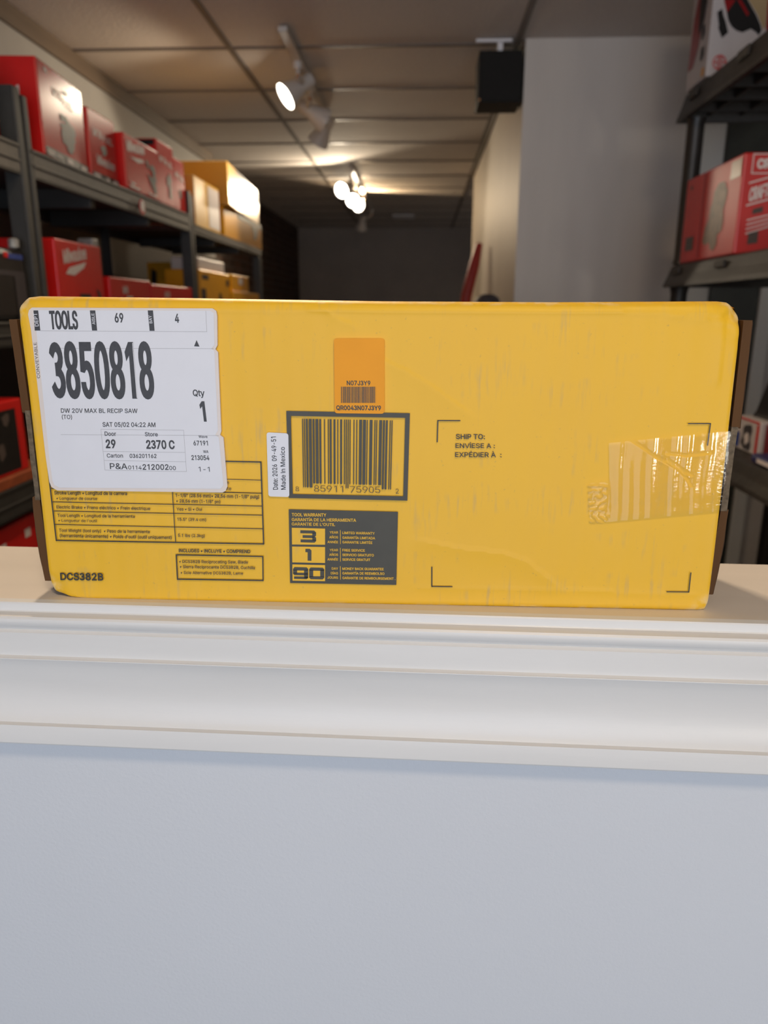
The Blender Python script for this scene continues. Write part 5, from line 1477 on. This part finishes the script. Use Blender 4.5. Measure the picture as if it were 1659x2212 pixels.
# white pictured carton on the top rack shelf
c = (0.810, 2.445, 2.615, 2.043, 2.40)
o = carton('saw_carton', 'white carton with red and black tool pictures on top of the black rack', 'carton', None, *c, 0.36, M['white_card'], side=-1)
sd = lambda pts: [((2.615 - y) / 0.17, z / 0.357) for y, z in pts]
fr = lambda pts: [(u * 1.019 + 0.0154, v * 1.019 + 0.0125) for u, v in pts]
p = SidePrint(o, *c, side=-1)
p.S(sd([(2.573, 0.34), (2.573, 0.238), (2.592, 0.192), (2.602, 0.115), (2.608, 0.055), (2.565, 0.054), (2.530, 0.10), (2.515, 0.149), (2.500, 0.165), (2.495, 0.22), (2.495, 0.34)]))
p.done('printed_tool_picture', M['red_dark'])
p = SidePrint(o, *c, side=-1, lift=0.002)
p.S(sd([(2.545, 0.34), (2.548, 0.22), (2.54, 0.15), (2.525, 0.13), (2.500, 0.165), (2.485, 0.22), (2.480, 0.34)]))
p.S(sd([(2.505, 0.148), (2.490, 0.150), (2.483, 0.125), (2.497, 0.108), (2.507, 0.115)])).S(sd([(2.500, 0.088), (2.480, 0.090), (2.474, 0.065), (2.488, 0.052), (2.501, 0.058)]))
p.done('printed_part', M['black_print'])
SidePrint(o, *c, side=-1, lift=0.002).S(sd([(2.478, 0.030), (2.456, 0.028), (2.455, 0.006), (2.480, 0.008)])).done('printed_mark', M['yellow'])
p = SidePrint(o, *c, side=-1, face='front', depth=0.36)
p.poly(fr([(-0.0007, 0.1473), (0.0119, 0.156), (0.0177, 0.138), (0.0247, 0.1249), (0.0351, 0.0968), (0.0197, 0.083), (0.0149, 0.0921), (0.0071, 0.1071), (0.007, 0.1169)]))
p.poly(fr([(0.0120, 0.25), (0.0148, 0.1771), (0.0318, 0.1264), (0.0428, 0.1115), (0.0568, 0.1014), (0.0739, 0.0963), (0.0966, 0.105), (0.1103, 0.0974), (0.12, 0.088), (0.1263, 0.1005), (0.1207, 0.1153), (0.1068, 0.1384), (0.0784, 0.1761), (0.06, 0.25)]))
p.done('printed_part', M['black_print'])
p = SidePrint(o, *c, side=-1, face='front', depth=0.36)
p.poly(fr([(0.0802, 0.176), (0.075, 0.25), (0.133, 0.25), (0.1327, 0.1752), (0.136, 0.1102), (0.1300, 0.1010), (0.1230, 0.1160), (0.109, 0.140)]))
p.done('printed_field', mat('beige_print', lin(186, 160, 118), 0.4, 0.3))
p = SidePrint(o, *c, side=-1, face='front', depth=0.36, lift=0.002)
p.poly(fr([(0.0139, 0.1771), (0.0457, 0.1766), (0.0289, 0.1509), (0.026, 0.1444)])).poly(fr([(0.0493, 0.1765), (0.0602, 0.1763), (0.0864, 0.1419), (0.0817, 0.1355)]))
p.poly(fr([(0.1327, 0.1752), (0.20, 0.175), (0.20, 0.02), (0.15, 0.02), (0.1370, 0.107)]))
p.done('printed_tool_picture', M['red_dark'])
# round striped emblem
p = SidePrint(o, *c, side=-1, face='front', depth=0.36, lift=0.0022)
ex, ey, er = 0.035, 0.035, 0.0195
for k in range(28):
    a0, a1 = 2 * math.pi * k / 28, 2 * math.pi * (k + 1) / 28
    p.poly([(ex + er * math.cos(a0), ey + er * math.sin(a0)), (ex + er * math.cos(a1), ey + er * math.sin(a1)), (ex + er * .86 * math.cos(a1), ey + er * .86 * math.sin(a1)), (ex + er * .86 * math.cos(a0), ey + er * .86 * math.sin(a0))])
for dx in (-0.006, -0.002, 0.002, 0.006):
    hh = math.sqrt(er ** 2 - dx ** 2) * 0.9
    p.poly([(ex + dx - 0.0008, ey - hh), (ex + dx + 0.0008, ey - hh), (ex + dx + 0.0008, ey + hh), (ex + dx - 0.0008, ey + hh)])
for dx in (-0.012, 0.012):
    p.poly([(ex + dx + 0.003 * math.cos(a), ey + 0.003 * math.sin(a)) for a in [k * math.pi / 5 for k in range(10)]])
p.done('printed_emblem', M['red'])

# red cartons on the second rack shelf
c = (0.822, 2.118, 2.545, 1.5325, 1.780)
o = carton('tool_carton', 'glossy red carton with a tan tool picture and white framed lettering on the rack', 'carton', None, *c, 0.30, M['red_satin'], side=-1, bev=0.005)
p = SidePrint(o, *c, side=-1)
p.S([(0.44, 0.20), (0.47, 0.36), (0.52, 0.44), (0.53, 0.56), (0.56, 0.62), (0.57, 0.72), (0.64, 0.80), (0.74, 0.79), (0.80, 0.68), (0.79, 0.58), (0.76, 0.50), (0.78, 0.38), (0.77, 0.28), (0.70, 0.24), (0.71, 0.14), (0.66, 0.08), (0.60, 0.10), (0.57, 0.18), (0.50, 0.16)])
p.done('printed_tool_picture', mat('tan_tool_picture_print', lin(112, 84, 60), 0.4, 0.5, noise_scale=40, noise_amt=0.5))
p = SidePrint(o, *c, side=-1)
p.R(0.10, 0.14, 0.26, 0.30).R(0.10, 0.86, 0.14, 0.90)
p.done('printed_panel', M['grey_print'])
SidePrint(o, *c, side=-1).R(0.36, 0.04, 0.385, 0.98).done('printed_edge', M['red_dark'])
SidePrint(o, *c, side=-1).R(0.82, 0.78, 0.98, 0.96).done('printed_patch', mat('tan_print', lin(140, 100, 72), 0.3, 0.5))

p = SidePrint(o, *c, side=-1, face='front', depth=0.30)
for a in ((0.021, 0.196, 0.20, 0.1985), (0.021, 0.2415, 0.20, 0.244), (0.021, 0.1985, 0.0235, 0.2415), (0.1975, 0.1985, 0.20, 0.2415)):
    p.poly([(a[0], a[1]), (a[2], a[1]), (a[2], a[3]), (a[0], a[3])])
p.text('CRAFTSMAN', (0.033, 0.208), (0.187, 0.208), (0.033, 0.232), 0.24)
sl = 0.27
for v in (0.118, 0.172):
    p.poly([(0.018, v), (0.25, v + 0.232 * sl), (0.25, v + 0.232 * sl + 0.0035), (0.018, v + 0.0035)])
p.text('CRAFTSMAN', (0.022, 0.128), (0.112, 0.128 + 0.09 * sl), (0.023, 0.162), 0.14)
for k in range(4):
    v = 0.082 - 0.011 * k
    p.poly([(0.024, v), (0.16 - 0.01 * k, v + 0.12 * sl), (0.16 - 0.01 * k, v + 0.12 * sl + 0.003), (0.024, v + 0.003)])
p.done('printed_lettering', M['white_print'])
p = SidePrint(o, *c, side=-1, face='front', depth=0.30)
p.poly([(0.032, 0.024), (0.058, 0.028), (0.058, 0.058), (0.032, 0.052)]).poly([(0.036, 0.098), (0.062, 0.104), (0.062, 0.118), (0.036, 0.111)])
p.done('printed_panel', M['grey_print'])

# third rack shelf, right of the yellow box
c = (0.87, 1.93, 2.085, 1.023, 1.112)
o = carton('parts_carton', 'white carton with red top edge, blue mark and machine picture right of the yellow box', 'carton', None, *c, 0.26, M['white_card'], side=-1)
p = SidePrint(o, *c, side=-1)
p.blob(0.52, 0.46, 0.20, 0.36, 4)
p.done('printed_machine_picture', M['case_grey'])
SidePrint(o, *c, side=-1, lift=0.002).blob(0.54, 0.42, 0.10, 0.16, 3).done('printed_motor', M['white_print'])
SidePrint(o, *c, side=-1).R(0.06, 0.08, 0.24, 0.52).done('printed_mark', M['blue_print'])
p = SidePrint(o, *c, side=-1)
p.R(0.02, 0.93, 0.98, 0.99).R(0.88, 0.04, 0.97, 0.90)
p.done('printed_band', M['red'])
o = carton('parts_carton', 'dark red carton beside the white machine carton on the third rack shelf', 'carton', None, 0.88, 1.70, 1.925, 1.023, 1.110, 0.24, mat('maroon_carton', lin(120, 24, 40), 0.4, 0.4), side=-1)
o = MB().box(0.822, 0.874, 1.70, 1.86, 1.023, 1.047, bev=0.008).build('packet', M['navy'], label='dark blue packet on the third rack shelf at the right edge', cat='packet', origin=(0.85, 1.78, 1.023))
MB().box(0.8206, 0.8216, 1.75, 1.82, 1.030, 1.040).build('packet_strip', M['white_print'], o)
o = MB()
o.prism([(0.90, 1.80, 1.1128), (0.90, 2.055, 1.1128), (0.90, 2.035, 1.130), (0.90, 1.965, 1.255), (0.90, 1.80, 1.42)], (0, 0, 0), (0.20, 0, 0))
o.build('tool_bag', M['black_case'], label='black slanted bag lying on the white carton, right of the yellow box', cat='bag', origin=(1.0, 1.92, 1.1128))
